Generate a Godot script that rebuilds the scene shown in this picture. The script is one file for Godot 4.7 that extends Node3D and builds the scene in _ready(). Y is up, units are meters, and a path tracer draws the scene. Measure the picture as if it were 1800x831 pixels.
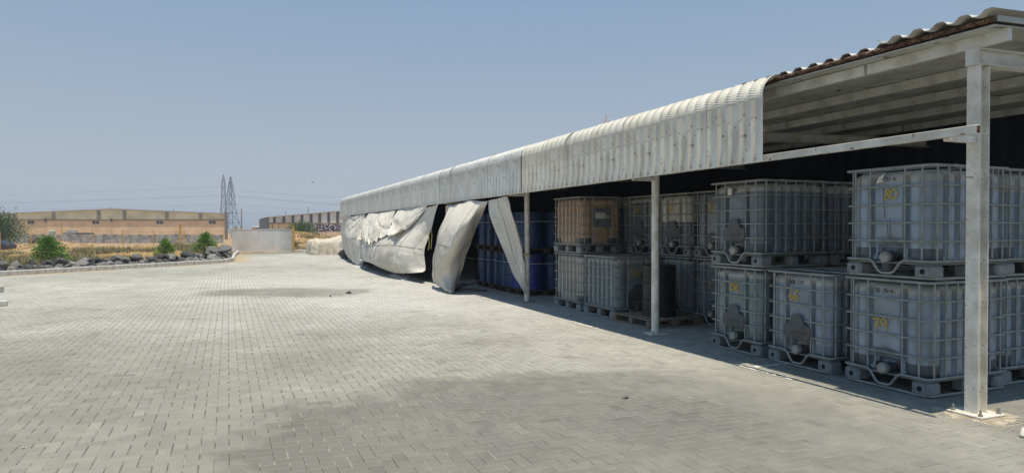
extends Node3D
# A paved storage yard with a long open shed full of liquid containers; x runs across the yard towards the shed,
# -z runs along the shed. W(lat, s) is a point of the yard, F(right, forward) a point in axes turned to the view's heading.

const LAT := Vector2(0.923077, 0.384615)
var names := {}
var rng := RandomNumberGenerator.new()
var M := {}


# ------------------------------------------------------------------ mesh builder
class MB:
	var v := PackedVector3Array()
	var n := PackedVector3Array()
	var c := PackedColorArray()
	var col := Color.WHITE
	var coloured := false

	func tri(a: Vector3, b: Vector3, d: Vector3, na: Vector3, nb: Vector3, nd: Vector3) -> void:
		var g := (d - a).cross(b - a)
		v.append(a); n.append(na)
		if g.dot(na + nb + nd) >= 0.0:
			v.append(b); v.append(d); n.append(nb); n.append(nd)
		else:
			v.append(d); v.append(b); n.append(nd); n.append(nb)
		if coloured:
			c.append(col); c.append(col); c.append(col)

	func ftri(a: Vector3, b: Vector3, d: Vector3, out: Vector3) -> void:
		var g := (d - a).cross(b - a).normalized()
		if g.dot(out) < 0.0: g = -g
		tri(a, b, d, g, g, g)

	func quad(a: Vector3, b: Vector3, d: Vector3, e: Vector3, out: Vector3) -> void:
		ftri(a, b, d, out); ftri(a, d, e, out)

	func box(at: Vector3, size: Vector3, ch := 0.0, basis := Basis.IDENTITY) -> void:
		var h := size * 0.5
		ch = minf(ch, minf(h.x, minf(h.y, h.z)) * 0.9)
		var ax := [basis.x, basis.y, basis.z]
		var hh := [h.x, h.y, h.z]
		for i in 3:
			var j := (i + 1) % 3
			var k := (i + 2) % 3
			for s in [-1.0, 1.0]:
				var o: Vector3 = at + ax[i] * (hh[i] * s)
				var p: Vector3 = ax[j] * (hh[j] - ch)
				var r: Vector3 = ax[k] * (hh[k] - ch)
				quad(o + p + r, o - p + r, o - p - r, o + p - r, ax[i] * s)
		if ch <= 0.0: return
		for i in 3:
			var j := (i + 1) % 3
			var k := (i + 2) % 3
			for s in [-1.0, 1.0]:
				for t in [-1.0, 1.0]:
					var l: Vector3 = ax[k] * (hh[k] - ch)
					var a: Vector3 = at + ax[i] * (hh[i] * s) + ax[j] * ((hh[j] - ch) * t)
					var b: Vector3 = at + ax[i] * ((hh[i] - ch) * s) + ax[j] * (hh[j] * t)
					quad(a + l, a - l, b - l, b + l, ax[i] * s + ax[j] * t)
		for s in [-1.0, 1.0]:
			for t in [-1.0, 1.0]:
				for u in [-1.0, 1.0]:
					var q := Vector3(s, t, u)
					var a := at + basis * Vector3(h.x * s, (h.y - ch) * t, (h.z - ch) * u)
					var b := at + basis * Vector3((h.x - ch) * s, h.y * t, (h.z - ch) * u)
					var d := at + basis * Vector3((h.x - ch) * s, (h.y - ch) * t, h.z * u)
					ftri(a, b, d, basis * q)

	# a beam of rectangular section between two points
	func bar(a: Vector3, b: Vector3, w: float, h: float, ch := 0.0, up := Vector3.UP) -> void:
		var d := b - a
		var x := d.normalized()
		if absf(x.dot(up)) > 0.97: up = Vector3.RIGHT
		var z := x.cross(up).normalized()
		var y := z.cross(x).normalized()
		box((a + b) * 0.5, Vector3(d.length(), h, w), ch, Basis(x, y, z))

	# rows of points; smooth
	func grid(p: Array, closed := false, flat := false) -> void:
		var rows := p.size()
		var cols: int = p[0].size()
		var nn := []
		for i in rows:
			var rr := PackedVector3Array()
			for j in cols:
				var i0 := maxi(i - 1, 0)
				var i1 := mini(i + 1, rows - 1)
				var j0 := (j - 1 + cols) % cols if closed else maxi(j - 1, 0)
				var j1 := (j + 1) % cols if closed else mini(j + 1, cols - 1)
				var du: Vector3 = p[i1][j] - p[i0][j]
				var dv: Vector3 = p[i][j1] - p[i][j0]
				rr.append(du.cross(dv).normalized())
			nn.append(rr)
		var last := cols if closed else cols - 1
		for i in rows - 1:
			for j in last:
				var k := (j + 1) % cols
				if flat:
					var g: Vector3 = nn[i][j] + nn[i + 1][k]
					quad(p[i][j], p[i][k], p[i + 1][k], p[i + 1][j], g)
				else:
					tri(p[i][j], p[i][k], p[i + 1][k], nn[i][j], nn[i][k], nn[i + 1][k])
					tri(p[i][j], p[i + 1][k], p[i + 1][j], nn[i][j], nn[i + 1][k], nn[i + 1][j])

	func tube(pts: Array, r: float, sides := 6, closed := false, caps := true) -> void:
		var cnt := pts.size()
		var rows := []
		var ref := Vector3.ZERO
		for i in cnt:
			var a: Vector3 = pts[(i - 1 + cnt) % cnt] if closed else pts[maxi(i - 1, 0)]
			var b: Vector3 = pts[(i + 1) % cnt] if closed else pts[mini(i + 1, cnt - 1)]
			var d := (b - a).normalized()
			if ref == Vector3.ZERO:
				ref = d.cross(Vector3.UP) if absf(d.y) < 0.9 else d.cross(Vector3.RIGHT)
			ref = (ref - d * ref.dot(d)).normalized()
			var o := d.cross(ref)
			var row := PackedVector3Array()
			for k in sides:
				var t := TAU * k / sides
				row.append(pts[i] + (ref * cos(t) + o * sin(t)) * r)
			rows.append(row)
		var last := cnt if closed else cnt - 1
		for i in last:
			var i1 := (i + 1) % cnt
			for k in sides:
				var k1 := (k + 1) % sides
				var a: Vector3 = rows[i][k]
				var b: Vector3 = rows[i][k1]
				var d: Vector3 = rows[i1][k1]
				var e: Vector3 = rows[i1][k]
				var na: Vector3 = (a - pts[i]).normalized()
				var nb: Vector3 = (b - pts[i]).normalized()
				var nd: Vector3 = (d - pts[i1]).normalized()
				var ne: Vector3 = (e - pts[i1]).normalized()
				tri(a, b, d, na, nb, nd); tri(a, d, e, na, nd, ne)
		if caps and not closed:
			for q in [[0, 1], [cnt - 1, cnt - 2]]:
				var out: Vector3 = pts[q[0]] - pts[q[1]]
				for k in range(1, sides - 1):
					ftri(rows[q[0]][0], rows[q[0]][k], rows[q[0]][k + 1], out)

	# profile of (radius, height) turned round an axis
	func lathe(prof: Array, segs := 20, xf := Transform3D.IDENTITY) -> void:
		for i in prof.size() - 1:
			var p: Vector2 = prof[i]
			var q: Vector2 = prof[i + 1]
			var t := (q - p)
			if t.length() < 1e-6: continue
			var nr := Vector2(t.y, -t.x).normalized()
			for k in segs:
				var a0 := TAU * k / segs
				var a1 := TAU * (k + 1) / segs
				var c0 := Vector3(cos(a0), 0, sin(a0))
				var c1 := Vector3(cos(a1), 0, sin(a1))
				var n0 := xf.basis * (c0 * nr.x + Vector3.UP * nr.y)
				var n1 := xf.basis * (c1 * nr.x + Vector3.UP * nr.y)
				var a := xf * (c0 * p.x + Vector3.UP * p.y)
				var b := xf * (c1 * p.x + Vector3.UP * p.y)
				var d := xf * (c1 * q.x + Vector3.UP * q.y)
				var e := xf * (c0 * q.x + Vector3.UP * q.y)
				if p.x > 1e-5: tri(a, b, d, n0, n1, n1)
				if q.x > 1e-5: tri(a, d, e, n0, n1, n0)

	# flat outline in the plane of basis x,y, thickness along basis z
	func plate(outline: PackedVector2Array, thick: float, xf: Transform3D) -> void:
		var idx := Geometry2D.triangulate_polygon(outline)
		var z := xf.basis.z
		for i in range(0, idx.size(), 3):
			for s in [-0.5, 0.5]:
				var pts := []
				for k in 3:
					var o := outline[idx[i + k]]
					pts.append(xf * Vector3(o.x, o.y, thick * s))
				ftri(pts[0], pts[1], pts[2], z * s)
		var ctr := Vector2.ZERO
		for o in outline: ctr += o / outline.size()
		for i in outline.size():
			var a := outline[i]
			var b := outline[(i + 1) % outline.size()]
			var m := (a + b) * 0.5 - ctr
			quad(xf * Vector3(a.x, a.y, -thick / 2), xf * Vector3(b.x, b.y, -thick / 2), xf * Vector3(b.x, b.y, thick / 2), xf * Vector3(a.x, a.y, thick / 2), xf.basis * Vector3(m.x, m.y, 0))

	func done() -> ArrayMesh:
		var a := []
		a.resize(Mesh.ARRAY_MAX)
		a[Mesh.ARRAY_VERTEX] = v
		a[Mesh.ARRAY_NORMAL] = n
		if coloured: a[Mesh.ARRAY_COLOR] = c
		var m := ArrayMesh.new()
		m.add_surface_from_arrays(Mesh.PRIMITIVE_TRIANGLES, a)
		return m


# ------------------------------------------------------------------ naming
func numbered(parent: Node, called: String) -> String:
	var key := [parent.get_instance_id(), called]
	var k: int = names.get(key, 0)
	names[key] = k + 1
	return called if k == 0 else "%s_%03d" % [called, k]


func thing(called: String, label: String, category: String, at := Vector3.ZERO, turn := 0.0, group := "") -> Node3D:
	var o := Node3D.new()
	o.name = numbered(self, called)
	add_child(o, true)
	o.position = at
	o.rotation.y = turn
	tag(o, label, category, group)
	return o


func tag(o: Node, label: String, category: String, group := "") -> Node:
	o.set_meta("label", label)
	o.set_meta("category", category)
	if group: o.set_meta("group", group)
	return o


func part(called: String, m, mat: Material, parent: Node, at := Transform3D.IDENTITY) -> MeshInstance3D:
	var o := MeshInstance3D.new()
	o.name = numbered(parent, called)
	o.mesh = m.done() if m is MB else m
	o.material_override = mat
	o.transform = at
	parent.add_child(o, true)
	return o


func single(called: String, m, mat: Material, label: String, category: String, at := Transform3D.IDENTITY, group := "") -> MeshInstance3D:
	var o := part(called, m, mat, self, at)
	tag(o, label, category, group)
	return o


func struct(called: String, m, mat: Material, parent: Node = self) -> MeshInstance3D:
	var o := part(called, m, mat, parent)
	if parent == self: o.set_meta("kind", "structure")
	return o


func W(lat: float, s: float, y := 0.0) -> Vector3:
	return Vector3(lat, y, -s)


func F(x: float, z: float, y := 0.0) -> Vector3:
	return Vector3(LAT.x * x + LAT.y * z, y, -(-LAT.y * x + LAT.x * z))


func toF(p: Vector3) -> Vector2:
	return Vector2(LAT.x * p.x + LAT.y * p.z, LAT.y * p.x - LAT.x * p.z)


func loc(p: Vector3, turn := 0.0, tilt := Vector3.ZERO) -> Transform3D:
	return Transform3D(Basis.from_euler(Vector3(tilt.x, turn, tilt.z)), p)


# ------------------------------------------------------------------ materials
func noise(sd: int, freq: float, oct := 4, kind := FastNoiseLite.TYPE_SIMPLEX_SMOOTH) -> FastNoiseLite:
	var f := FastNoiseLite.new()
	f.seed = sd
	f.frequency = freq
	f.noise_type = kind
	f.fractal_type = FastNoiseLite.FRACTAL_FBM
	f.fractal_octaves = oct
	return f


# grey multiplier texture: lo..hi through a contrast curve; tint is the colour that the low end leans to
func mottle(sd: int, freq: float, lo: Color, hi: Color, w := 256, h := 256, bias := 0.5, contrast := 1.0, oct := 5) -> ImageTexture:
	var im := noise(sd, freq, oct).get_seamless_image(w, h)
	im.convert(Image.FORMAT_L8)
	var src := im.get_data()
	var out := PackedByteArray()
	out.resize(w * h * 3)
	var lut := []
	for i in 256:
		var t := clampf((i / 255.0 - bias) * contrast + 0.5, 0, 1)
		var c := lo.lerp(hi, t)
		lut.append([c.r8, c.g8, c.b8])
	for i in w * h:
		var l = lut[src[i]]
		out[i * 3] = l[0]; out[i * 3 + 1] = l[1]; out[i * 3 + 2] = l[2]
	return ImageTexture.create_from_image(Image.create_from_data(w, h, false, Image.FORMAT_RGB8, out))


func crease_map(sd: int, freq: float, strength: float) -> ImageTexture:
	var f := noise(sd, freq, 3)
	f.fractal_type = FastNoiseLite.FRACTAL_RIDGED
	f.fractal_gain = 0.4
	var im := f.get_seamless_image(512, 512)
	im.convert(Image.FORMAT_RGBA8)
	im.bump_map_to_normal_map(strength)
	return ImageTexture.create_from_image(im)


func bump(sd: int, freq: float, strength: float, w := 256) -> ImageTexture:
	var im := noise(sd, freq, 4).get_seamless_image(w, w)
	im.convert(Image.FORMAT_RGBA8)
	im.bump_map_to_normal_map(strength)
	return ImageTexture.create_from_image(im)


var tex := {}

# base is a LINEAR colour
func mat(base: Color, rough := 0.8, metal := 0.0, dirt := "", dirt_scale := 1.0, nrm := "", nrm_scale := 1.0, nrm_strength := 0.5, world := false) -> StandardMaterial3D:
	var m := StandardMaterial3D.new()
	m.albedo_color = base.linear_to_srgb()
	m.roughness = rough
	m.metallic = metal
	if dirt or nrm:
		m.uv1_triplanar = true
		m.uv1_world_triplanar = world
		m.uv1_scale = Vector3.ONE * dirt_scale
		m.uv1_triplanar_sharpness = 4.0
	if dirt: m.albedo_texture = tex[dirt]
	if nrm:
		m.normal_enabled = true
		m.normal_texture = tex[nrm]
		m.normal_scale = nrm_strength
	return m


func detail(m: StandardMaterial3D, t: String, scale: float) -> StandardMaterial3D:
	m.detail_enabled = true
	m.detail_blend_mode = BaseMaterial3D.BLEND_MODE_MUL
	m.detail_albedo = tex[t]
	m.detail_uv_layer = BaseMaterial3D.DETAIL_UV_2
	m.uv2_triplanar = true
	m.uv2_world_triplanar = m.uv1_world_triplanar
	m.uv2_scale = Vector3.ONE * scale
	return m


func vcol(m: StandardMaterial3D) -> StandardMaterial3D:
	m.vertex_color_use_as_albedo = true
	return m


func make_materials() -> void:
	tex.grain = mottle(3, 0.06, Color(0.90, 0.895, 0.89), Color(1, 1, 1), 256, 256, 0.45, 1.6)
	tex.speck = mottle(4, 0.2, Color(0.87, 0.87, 0.87), Color(1, 1, 1), 256, 256, 0.4, 1.8, 3)
	tex.dirt = mottle(5, 0.012, Color(0.86, 0.845, 0.82), Color(1, 1, 1), 256, 256, 0.42, 1.6)
	tex.grime = mottle(6, 0.02, Color(0.70, 0.68, 0.65), Color(1, 1, 1), 256, 256, 0.35, 2.0)
	tex.rust = mottle(7, 0.03, Color(0.42, 0.30, 0.22), Color(1, 1, 1), 256, 256, 0.14, 7.0)
	tex.joint = mottle(18, 0.03, Color(0.52, 0.51, 0.48), Color(1, 1, 1), 256, 256, 0.55, 3.0)
	tex.spots = mottle(17, 0.03, Color(0.5, 0.32, 0.23), Color(1, 1, 1), 256, 256, 0.1, 7.0)
	tex.rusty = mottle(8, 0.04, Color(0.35, 0.25, 0.2), Color(0.8, 0.66, 0.58), 256, 256, 0.5, 2.5)
	tex.sand = mottle(9, 0.02, Color(0.80, 0.77, 0.72), Color(1, 1, 1), 256, 256, 0.5, 1.9)
	tex.cloth = mottle(10, 0.008, Color(0.90, 0.885, 0.86), Color(1, 1, 1), 256, 256, 0.4, 1.8)
	tex.wood = mottle(11, 0.05, Color(0.68, 0.64, 0.6), Color(1, 1, 1), 32, 256, 0.5, 1.8)
	tex.streak = mottle(12, 0.04, Color(0.86, 0.83, 0.77), Color(1, 1, 1), 512, 16, 0.3, 2.0)
	tex.graffiti = mottle(13, 0.1, Color(0.07, 0.06, 0.08), Color(0.8, 0.77, 0.82), 256, 256, 0.5, 5.0, 2)
	tex.n_fine = bump(21, 0.12, 3.0)
	tex.n_mid = bump(22, 0.03, 6.0)
	tex.n_big = bump(23, 0.01, 10.0)
	tex.n_crease = crease_map(24, 0.008, 14.0)
	M.paver = vcol(mat(Color(1, 1, 1), 0.92, 0, "", 1.0, "n_fine", 1.0))
	M.cream = detail(mat(Color(0.72, 0.70, 0.62), 0.55, 0, "dirt", 0.7), "rust", 0.9)
	M.cream_clean = detail(mat(Color(0.80, 0.775, 0.69), 0.5, 0, "dirt", 0.9), "spots", 2.6)
	M.liner = detail(mat(Color(0.50, 0.52, 0.50), 0.7, 0, "dirt", 0.5), "rust", 0.45)
	M.roof = mat(Color(0.62, 0.61, 0.57), 0.5, 0.0, "grime", 0.5)
	M.purlin = mat(Color(0.69, 0.70, 0.665), 0.55, 0, "dirt", 0.9)
	M.rusty = mat(Color(0.38, 0.36, 0.335), 0.95, 0, "rusty", 2.0, "n_mid", 1.0, 1.0)
	M.navy = mat(Color(0.022, 0.032, 0.056), 0.8, 0, "dirt", 0.4)
	M.steel_bolt = mat(Color(0.32, 0.31, 0.28), 0.6, 0.3)
	M.mortar = mat(Color(0.52, 0.47, 0.37), 0.95, 0, "sand", 1.5, "n_mid", 1.0, 0.8)
	M.white_paint = mat(Color(0.62, 0.61, 0.55), 0.85, 0, "grime", 1.8)
	M.galv = mat(Color(0.33, 0.345, 0.33), 0.6, 0.1, "dirt", 2.0)
	M.bottle = vcol(mat(Color(1, 1, 1), 0.38, 0, "dirt", 0.5, "", 1.0, 0.5, true))
	M.grey_plastic = mat(Color(0.235, 0.255, 0.26), 0.65, 0, "dirt", 2.0)
	M.dark_plastic = mat(Color(0.095, 0.102, 0.108), 0.6, 0, "dirt", 2.0)
	M.hole_shade = mat(Color(0.012, 0.012, 0.014), 0.9)
	M.valve_white = mat(Color(0.33, 0.325, 0.30), 0.55, 0, "dirt", 3.0)
	M.valve_blue = mat(Color(0.16, 0.22, 0.34), 0.5, 0, "dirt", 3.0)
	M.yellow_ink = mat(Color(0.62, 0.42, 0.04), 0.8)
	M.black_ink = mat(Color(0.03, 0.03, 0.04), 0.8)
	M.paper = mat(Color(0.66, 0.64, 0.56), 0.9, 0, "dirt", 5.0)
	M.plate = mat(Color(0.20, 0.22, 0.25), 0.45, 0.3, "dirt", 2.0)
	M.blue_ink = mat(Color(0.06, 0.12, 0.25), 0.8)
	M.blue_drum = mat(Color(0.028, 0.075, 0.20), 0.4, 0, "dirt", 1.0)
	M.bright_drum = mat(Color(0.045, 0.055, 0.30), 0.38, 0, "dirt", 1.0)
	M.black_drum = mat(Color(0.013, 0.013, 0.014), 0.5, 0, "dirt", 1.0)
	M.wood = mat(Color(0.34, 0.28, 0.21), 0.9, 0, "wood", 3.0)
	M.dark_wood = mat(Color(0.14, 0.105, 0.08), 0.9, 0, "wood", 3.0)
	M.canvas = detail(mat(Color(0.76, 0.735, 0.665), 0.95, 0, "cloth", 0.18, "n_crease", 1.0, 0.22), "grain", 0.8)
	M.canvas.backlight_enabled = true
	M.canvas.backlight = Color(0.10, 0.095, 0.08)
	M.canvas_tan = mat(Color(0.64, 0.585, 0.48), 0.95, 0, "cloth", 0.3, "n_crease", 1.0, 0.4)
	M.canvas_seam = mat(Color(0.36, 0.34, 0.30), 0.95)
	M.rope = mat(Color(0.5, 0.42, 0.18), 0.9)
	M.kerb = mat(Color(0.60, 0.585, 0.54), 0.9, 0, "dirt", 1.2, "n_fine", 1.0, 0.5)
	M.rock = mat(Color(0.20, 0.20, 0.192), 0.9, 0, "grime", 1.6, "n_mid", 1.0, 1.0)
	M.rock_pale = mat(Color(0.30, 0.295, 0.275), 0.9, 0, "grime", 1.6, "n_mid", 1.0, 1.0)
	M.rock_dark = mat(Color(0.085, 0.087, 0.09), 0.85, 0, "grime", 1.6, "n_mid", 1.0, 1.0)
	M.sand = detail(mat(Color(0.58, 0.41, 0.235), 0.97, 0, "sand", 0.05, "n_mid", 1.0, 0.5, true), "grime", 0.35)
	M.sand_loose = mat(Color(0.52, 0.40, 0.24), 0.97, 0, "sand", 0.8, "n_mid", 1.0, 0.6)
	M.bed = mat(Color(0.34, 0.325, 0.27), 0.97, 0, "joint", 0.45, "", 1.0, 0.6, true)
	M.orange_wall = mat(Color(0.90, 0.66, 0.40), 0.9, 0, "grain", 0.02)
	M.cream_wall = mat(Color(0.88, 0.82, 0.56), 0.8, 0, "dirt", 0.05)
	M.grey_louvre = mat(Color(0.22, 0.215, 0.19), 0.8)
	M.dark_louvre = mat(Color(0.10, 0.10, 0.095), 0.8)
	M.pale_clad = mat(Color(0.78, 0.78, 0.73), 0.7, 0, "dirt", 0.05)
	M.slate_clad = mat(Color(0.14, 0.145, 0.15), 0.7)
	M.far_roof = mat(Color(0.42, 0.40, 0.36), 0.7)
	M.brown_trim = mat(Color(0.20, 0.14, 0.09), 0.8)
	M.window = mat(Color(0.09, 0.075, 0.07), 0.2)
	M.frame_white = mat(Color(0.7, 0.68, 0.62), 0.6)
	M.block_wall = mat(Color(0.44, 0.425, 0.41), 0.95, 0, "grime", 0.15)
	M.graffiti = mat(Color(0.8, 0.78, 0.82), 0.9, 0, "graffiti", 0.07)
	M.gate = mat(Color(0.74, 0.75, 0.735), 0.6, 0.1, "dirt", 0.12)
	M.gate_dark = mat(Color(0.56, 0.57, 0.56), 0.6)
	M.yellow_post = mat(Color(0.60, 0.36, 0.07), 0.7)
	M.lattice = mat(Color(0.07, 0.065, 0.065), 0.7)
	M.wire = mat(Color(0.12, 0.12, 0.12), 0.7)
	M.pole = mat(Color(0.25, 0.25, 0.25), 0.7)
	M.mast = mat(Color(0.65, 0.65, 0.65), 0.6)
	M.bark = mat(Color(0.13, 0.10, 0.075), 0.95)
	M.leaf = vcol(mat(Color(1, 1, 1), 0.6))
	M.leaf.backlight_enabled = true
	M.leaf.backlight = Color(0.12, 0.2, 0.05)
	M.grass = vcol(mat(Color(1, 1, 1), 0.9))
	M.car = mat(Color(0.012, 0.014, 0.02), 0.2, 0.3)
	M.car.clearcoat_enabled = true
	M.glass = mat(Color(0.02, 0.025, 0.03), 0.05)
	M.rubber = mat(Color(0.02, 0.02, 0.02), 0.9)
	M.rim = mat(Color(0.45, 0.45, 0.45), 0.35, 0.8)
	M.tail = mat(Color(0.35, 0.02, 0.015), 0.3)
	M.cab_white = mat(Color(0.75, 0.75, 0.73), 0.4)
	M.cab_red = mat(Color(0.35, 0.08, 0.05), 0.4)
	M.metal_grey = mat(Color(0.28, 0.28, 0.27), 0.7, 0, "dirt", 1.0)
	M.tank_green = mat(Color(0.45, 0.47, 0.36), 0.7)
	M.bag = mat(Color(0.03, 0.032, 0.036), 0.45, 0, "dirt", 2.0)


# ------------------------------------------------------------------ the setting
const KERB := [[-30.0, 5.9], [-22.0, 13.9], [-14.6, 21.3], [-7.26, 28.62], [-5.69, 30.1], [-3.62, 31.95], [-1.32, 34.1], [-0.3, 35.25], [0.12, 36.1], [0.22, 37.2], [0.3, 41.9], [0.62, 48.2]]

# how far a point lies outside the yard, towards the sand
func beyond(x: float, z: float) -> float:
	var a := -(x + 17.73) * 0.927 + (z - 23.63) * 0.374
	var b := -(x + 13.83) * 0.94 - (z - 33.3) * 0.341
	return maxf(minf(a, b), z - 48.4)


func terrain_h(x: float, z: float, f: FastNoiseLite) -> float:
	var o := beyond(x, z)
	var h := -0.06
	if o > 0.3:
		h += smoothstep(0.3, 1.0, o) * 0.15
		h -= smoothstep(3.0, 40.0, o) * 1.55
		h += f.get_noise_2d(x, z) * 0.28 * smoothstep(2, 10, o) * (1.0 - smoothstep(90, 160, z))
		# spoil heaps behind the gate
		h += 1.35 * exp(-(pow((x + 19.8) / 3.2, 2) + pow((z - 62.0) / 4.0, 2)))
		h += 0.75 * exp(-(pow((x + 15.5) / 3.0, 2) + pow((z - 58.0) / 4.0, 2)))
		h += 0.9 * exp(-(pow((x + 44.0) / 3.0, 2) + pow((z - 66.0) / 4.0, 2)))
	return h


func make_ground() -> void:
	var f := noise(31, 0.09, 4)
	var zs := []
	var z := -40.0
	while z < 2600.0:
		zs.append(z)
		z += 3.0 if z < 14 else (0.5 if z < 62 else (1.5 if z < 95 else (6.0 if z < 170 else z * 0.12)))
	var rows := []
	for zz in zs:
		var row := PackedVector3Array()
		var half: float = 55.0 + maxf(zz, 0.0) * 1.1
		for k in 171:
			var t := k / 170.0 * 2.0 - 1.0
			var x: float = half * (t * 0.55 + 0.45 * t * t * t) - 14.0
			row.append(F(x, zz, terrain_h(x, zz, f)))
		rows.append(row)
	var m := MB.new()
	m.grid(rows)
	struct("sandy_ground", m, M.sand)


const PATCH := [[-0.2, -1.0], [-0.1, 4.6], [-0.02, 5.08], [0.0, 5.5], [0.17, 5.83], [0.36, 6.2], [0.64, 6.6], [1.02, 6.74], [1.5, 6.91], [1.8, 7.16], [2.32, 7.2], [2.84, 7.15], [3.34, 7.0], [3.96, 6.92], [4.56, 6.66], [4.81, 6.15], [4.98, 5.46], [5.19, 5.0], [5.09, 4.4], [5.03, 3.81], [4.68, 3.1], [4.4, -1.0]]
const PATCH2 := [[-0.64, 18.47], [-0.27, 19.97], [1.02, 19.99], [2.33, 19.45], [3.42, 18.61], [3.38, 17.59], [2.57, 16.98], [1.28, 17.37], [0.26, 17.94]]


func polygon(a: Array) -> PackedVector2Array:
	var p := PackedVector2Array()
	for q in a: p.append(Vector2(q[0], q[1]))
	return p


func edge_distance(p: Vector2, poly: PackedVector2Array) -> float:
	var d := 1e9
	for i in poly.size():
		var q := Geometry2D.get_closest_point_to_segment(p, poly[i], poly[(i + 1) % poly.size()])
		d = minf(d, p.distance_to(q))
	return d if Geometry2D.is_point_in_polygon(p, poly) else -d


# dust lying on the paving: worn grey concrete where it is thin, pale where it is thick
func dust_map() -> ImageTexture:
	var n := 1536
	var span := 48.0
	var big := noise(41, 0.0025, 4).get_image(n, n)
	var fine := noise(42, 0.02, 5).get_image(n, n)
	var tiny := noise(43, 0.12, 3).get_image(n, n)
	var streaks := noise(44, 0.012, 4)
	big.convert(Image.FORMAT_L8); fine.convert(Image.FORMAT_L8); tiny.convert(Image.FORMAT_L8)
	var b := big.get_data()
	var fi := fine.get_data()
	var ti := tiny.get_data()
	var out := PackedByteArray()
	out.resize(n * n * 3)
	# slow fields on a coarse grid
	var g := 384
	var p1 := polygon(PATCH)
	var p2 := polygon(PATCH2)
	var kerb := polygon(KERB)
	var field := PackedFloat32Array()
	field.resize(g * g)
	var dist := PackedFloat32Array()
	dist.resize(g * g)
	var amt := PackedFloat32Array()
	amt.resize(g * g)
	var sandy := PackedFloat32Array()
	sandy.resize(g * g)
	for j in g:
		var s := -((j + 0.5) / g * span - 46.0)
		for i in g:
			var x := (i + 0.5) / g * span - 24.0
			var q := Vector2(x, s)
			var t := 0.62
			var r := toF(Vector3(x, 0, -s))
			# thin dust close by on the left, thick towards the middle and far away
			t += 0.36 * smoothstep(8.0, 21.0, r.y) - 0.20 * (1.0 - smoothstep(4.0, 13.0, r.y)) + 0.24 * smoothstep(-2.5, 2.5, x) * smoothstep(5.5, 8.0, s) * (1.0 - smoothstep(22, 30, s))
			t += 0.12 * exp(-pow((x - 4.4) / 1.2, 2)) * (1 - smoothstep(16, 22, s)) * smoothstep(6.5, 8.5, s)
			t += 0.5 * exp(-pow((x - 3.1) / 1.3, 2) - pow((s - 15.8) / 1.5, 2))
			t -= 0.25 * exp(-pow((x + 5.0) / 2.5, 2) - pow((s - 10.5) / 1.8, 2))
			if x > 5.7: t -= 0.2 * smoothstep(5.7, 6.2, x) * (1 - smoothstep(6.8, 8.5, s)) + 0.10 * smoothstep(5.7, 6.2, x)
			if s < 9.0 and x > -1.5 and x < 6.5:
				dist[j * g + i] = clampf(edge_distance(q, p1), -1, 1)
				amt[j * g + i] = 0.56 * (1.0 - 0.45 * smoothstep(3.4, 5.2, x)) * (1.0 - 0.25 * smoothstep(5.4, 3.4, s))
			elif s > 15.5 and s < 21.5 and x > -2 and x < 5:
				dist[j * g + i] = clampf(edge_distance(q, p2), -1, 1)
				amt[j * g + i] = 0.66
			else:
				dist[j * g + i] = -1.0
			field[j * g + i] = t
			var sd := 0.0
			if x < 2.5 and s > 18:
				var dd := 1e9
				for k in KERB.size() - 1:
					var cp := Geometry2D.get_closest_point_to_segment(q, kerb[k], kerb[k + 1])
					dd = minf(dd, cp.distance_to(q))
				sd = 1.0 - smoothstep(0.15, 0.55 + 0.9 * smoothstep(34, 38, s), dd + streaks.get_noise_2d(x * 30, s * 30) * 0.5)
			sandy[j * g + i] = sd
	var dark := Color(0.190, 0.189, 0.168)
	var mid := Color(0.305, 0.296, 0.250)
	var light := Color(0.440, 0.432, 0.382)
	var white := Color(0.55, 0.545, 0.505)
	var sandc := Color(0.52, 0.38, 0.20)
	var lut := []
	for i in 256:
		var t := i / 255.0 * 1.4 - 0.2
		var c := dark.lerp(mid, clampf(t / 0.5, 0, 1)) if t < 0.5 else (mid.lerp(light, (t - 0.5) / 0.4) if t < 0.9 else light.lerp(white, clampf((t - 0.9) / 0.3, 0, 1)))
		lut.append(c)
	var k := float(g) / n
	for j in n:
		var fj := clampf((j + 0.5) * k - 0.5, 0, g - 1.001)
		var j0 := int(fj)
		var tj := fj - j0
		var row := j0 * g
		for i in n:
			var fx := clampf((i + 0.5) * k - 0.5, 0, g - 1.001)
			var i0 := int(fx)
			var tx := fx - i0
			var o := row + i0
			var t := lerpf(lerpf(field[o], field[o + 1], tx), lerpf(field[o + g], field[o + g + 1], tx), tj)
			var at := j * n + i
			if amt[o] > 0.0 or amt[o + 1] > 0.0:
				var dd := lerpf(lerpf(dist[o], dist[o + 1], tx), lerpf(dist[o + g], dist[o + g + 1], tx), tj)
				t -= maxf(amt[o], amt[o + 1]) * smoothstep(-0.30, 0.24, dd + (fi[at] - 128) * 0.0035 + (ti[at] - 128) * 0.0022)
			t += (b[at] - 128) * 0.0019 + (fi[at] - 128) * 0.0013 + (ti[at] - 128) * 0.0009
			if fi[at] < 48: t -= (48 - fi[at]) * 0.014
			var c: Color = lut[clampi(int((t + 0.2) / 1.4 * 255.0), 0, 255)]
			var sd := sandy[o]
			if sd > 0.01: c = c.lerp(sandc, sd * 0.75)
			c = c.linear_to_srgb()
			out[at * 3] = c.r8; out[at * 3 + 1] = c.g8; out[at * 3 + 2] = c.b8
	return ImageTexture.create_from_image(Image.create_from_data(n, n, false, Image.FORMAT_RGB8, out))


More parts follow.
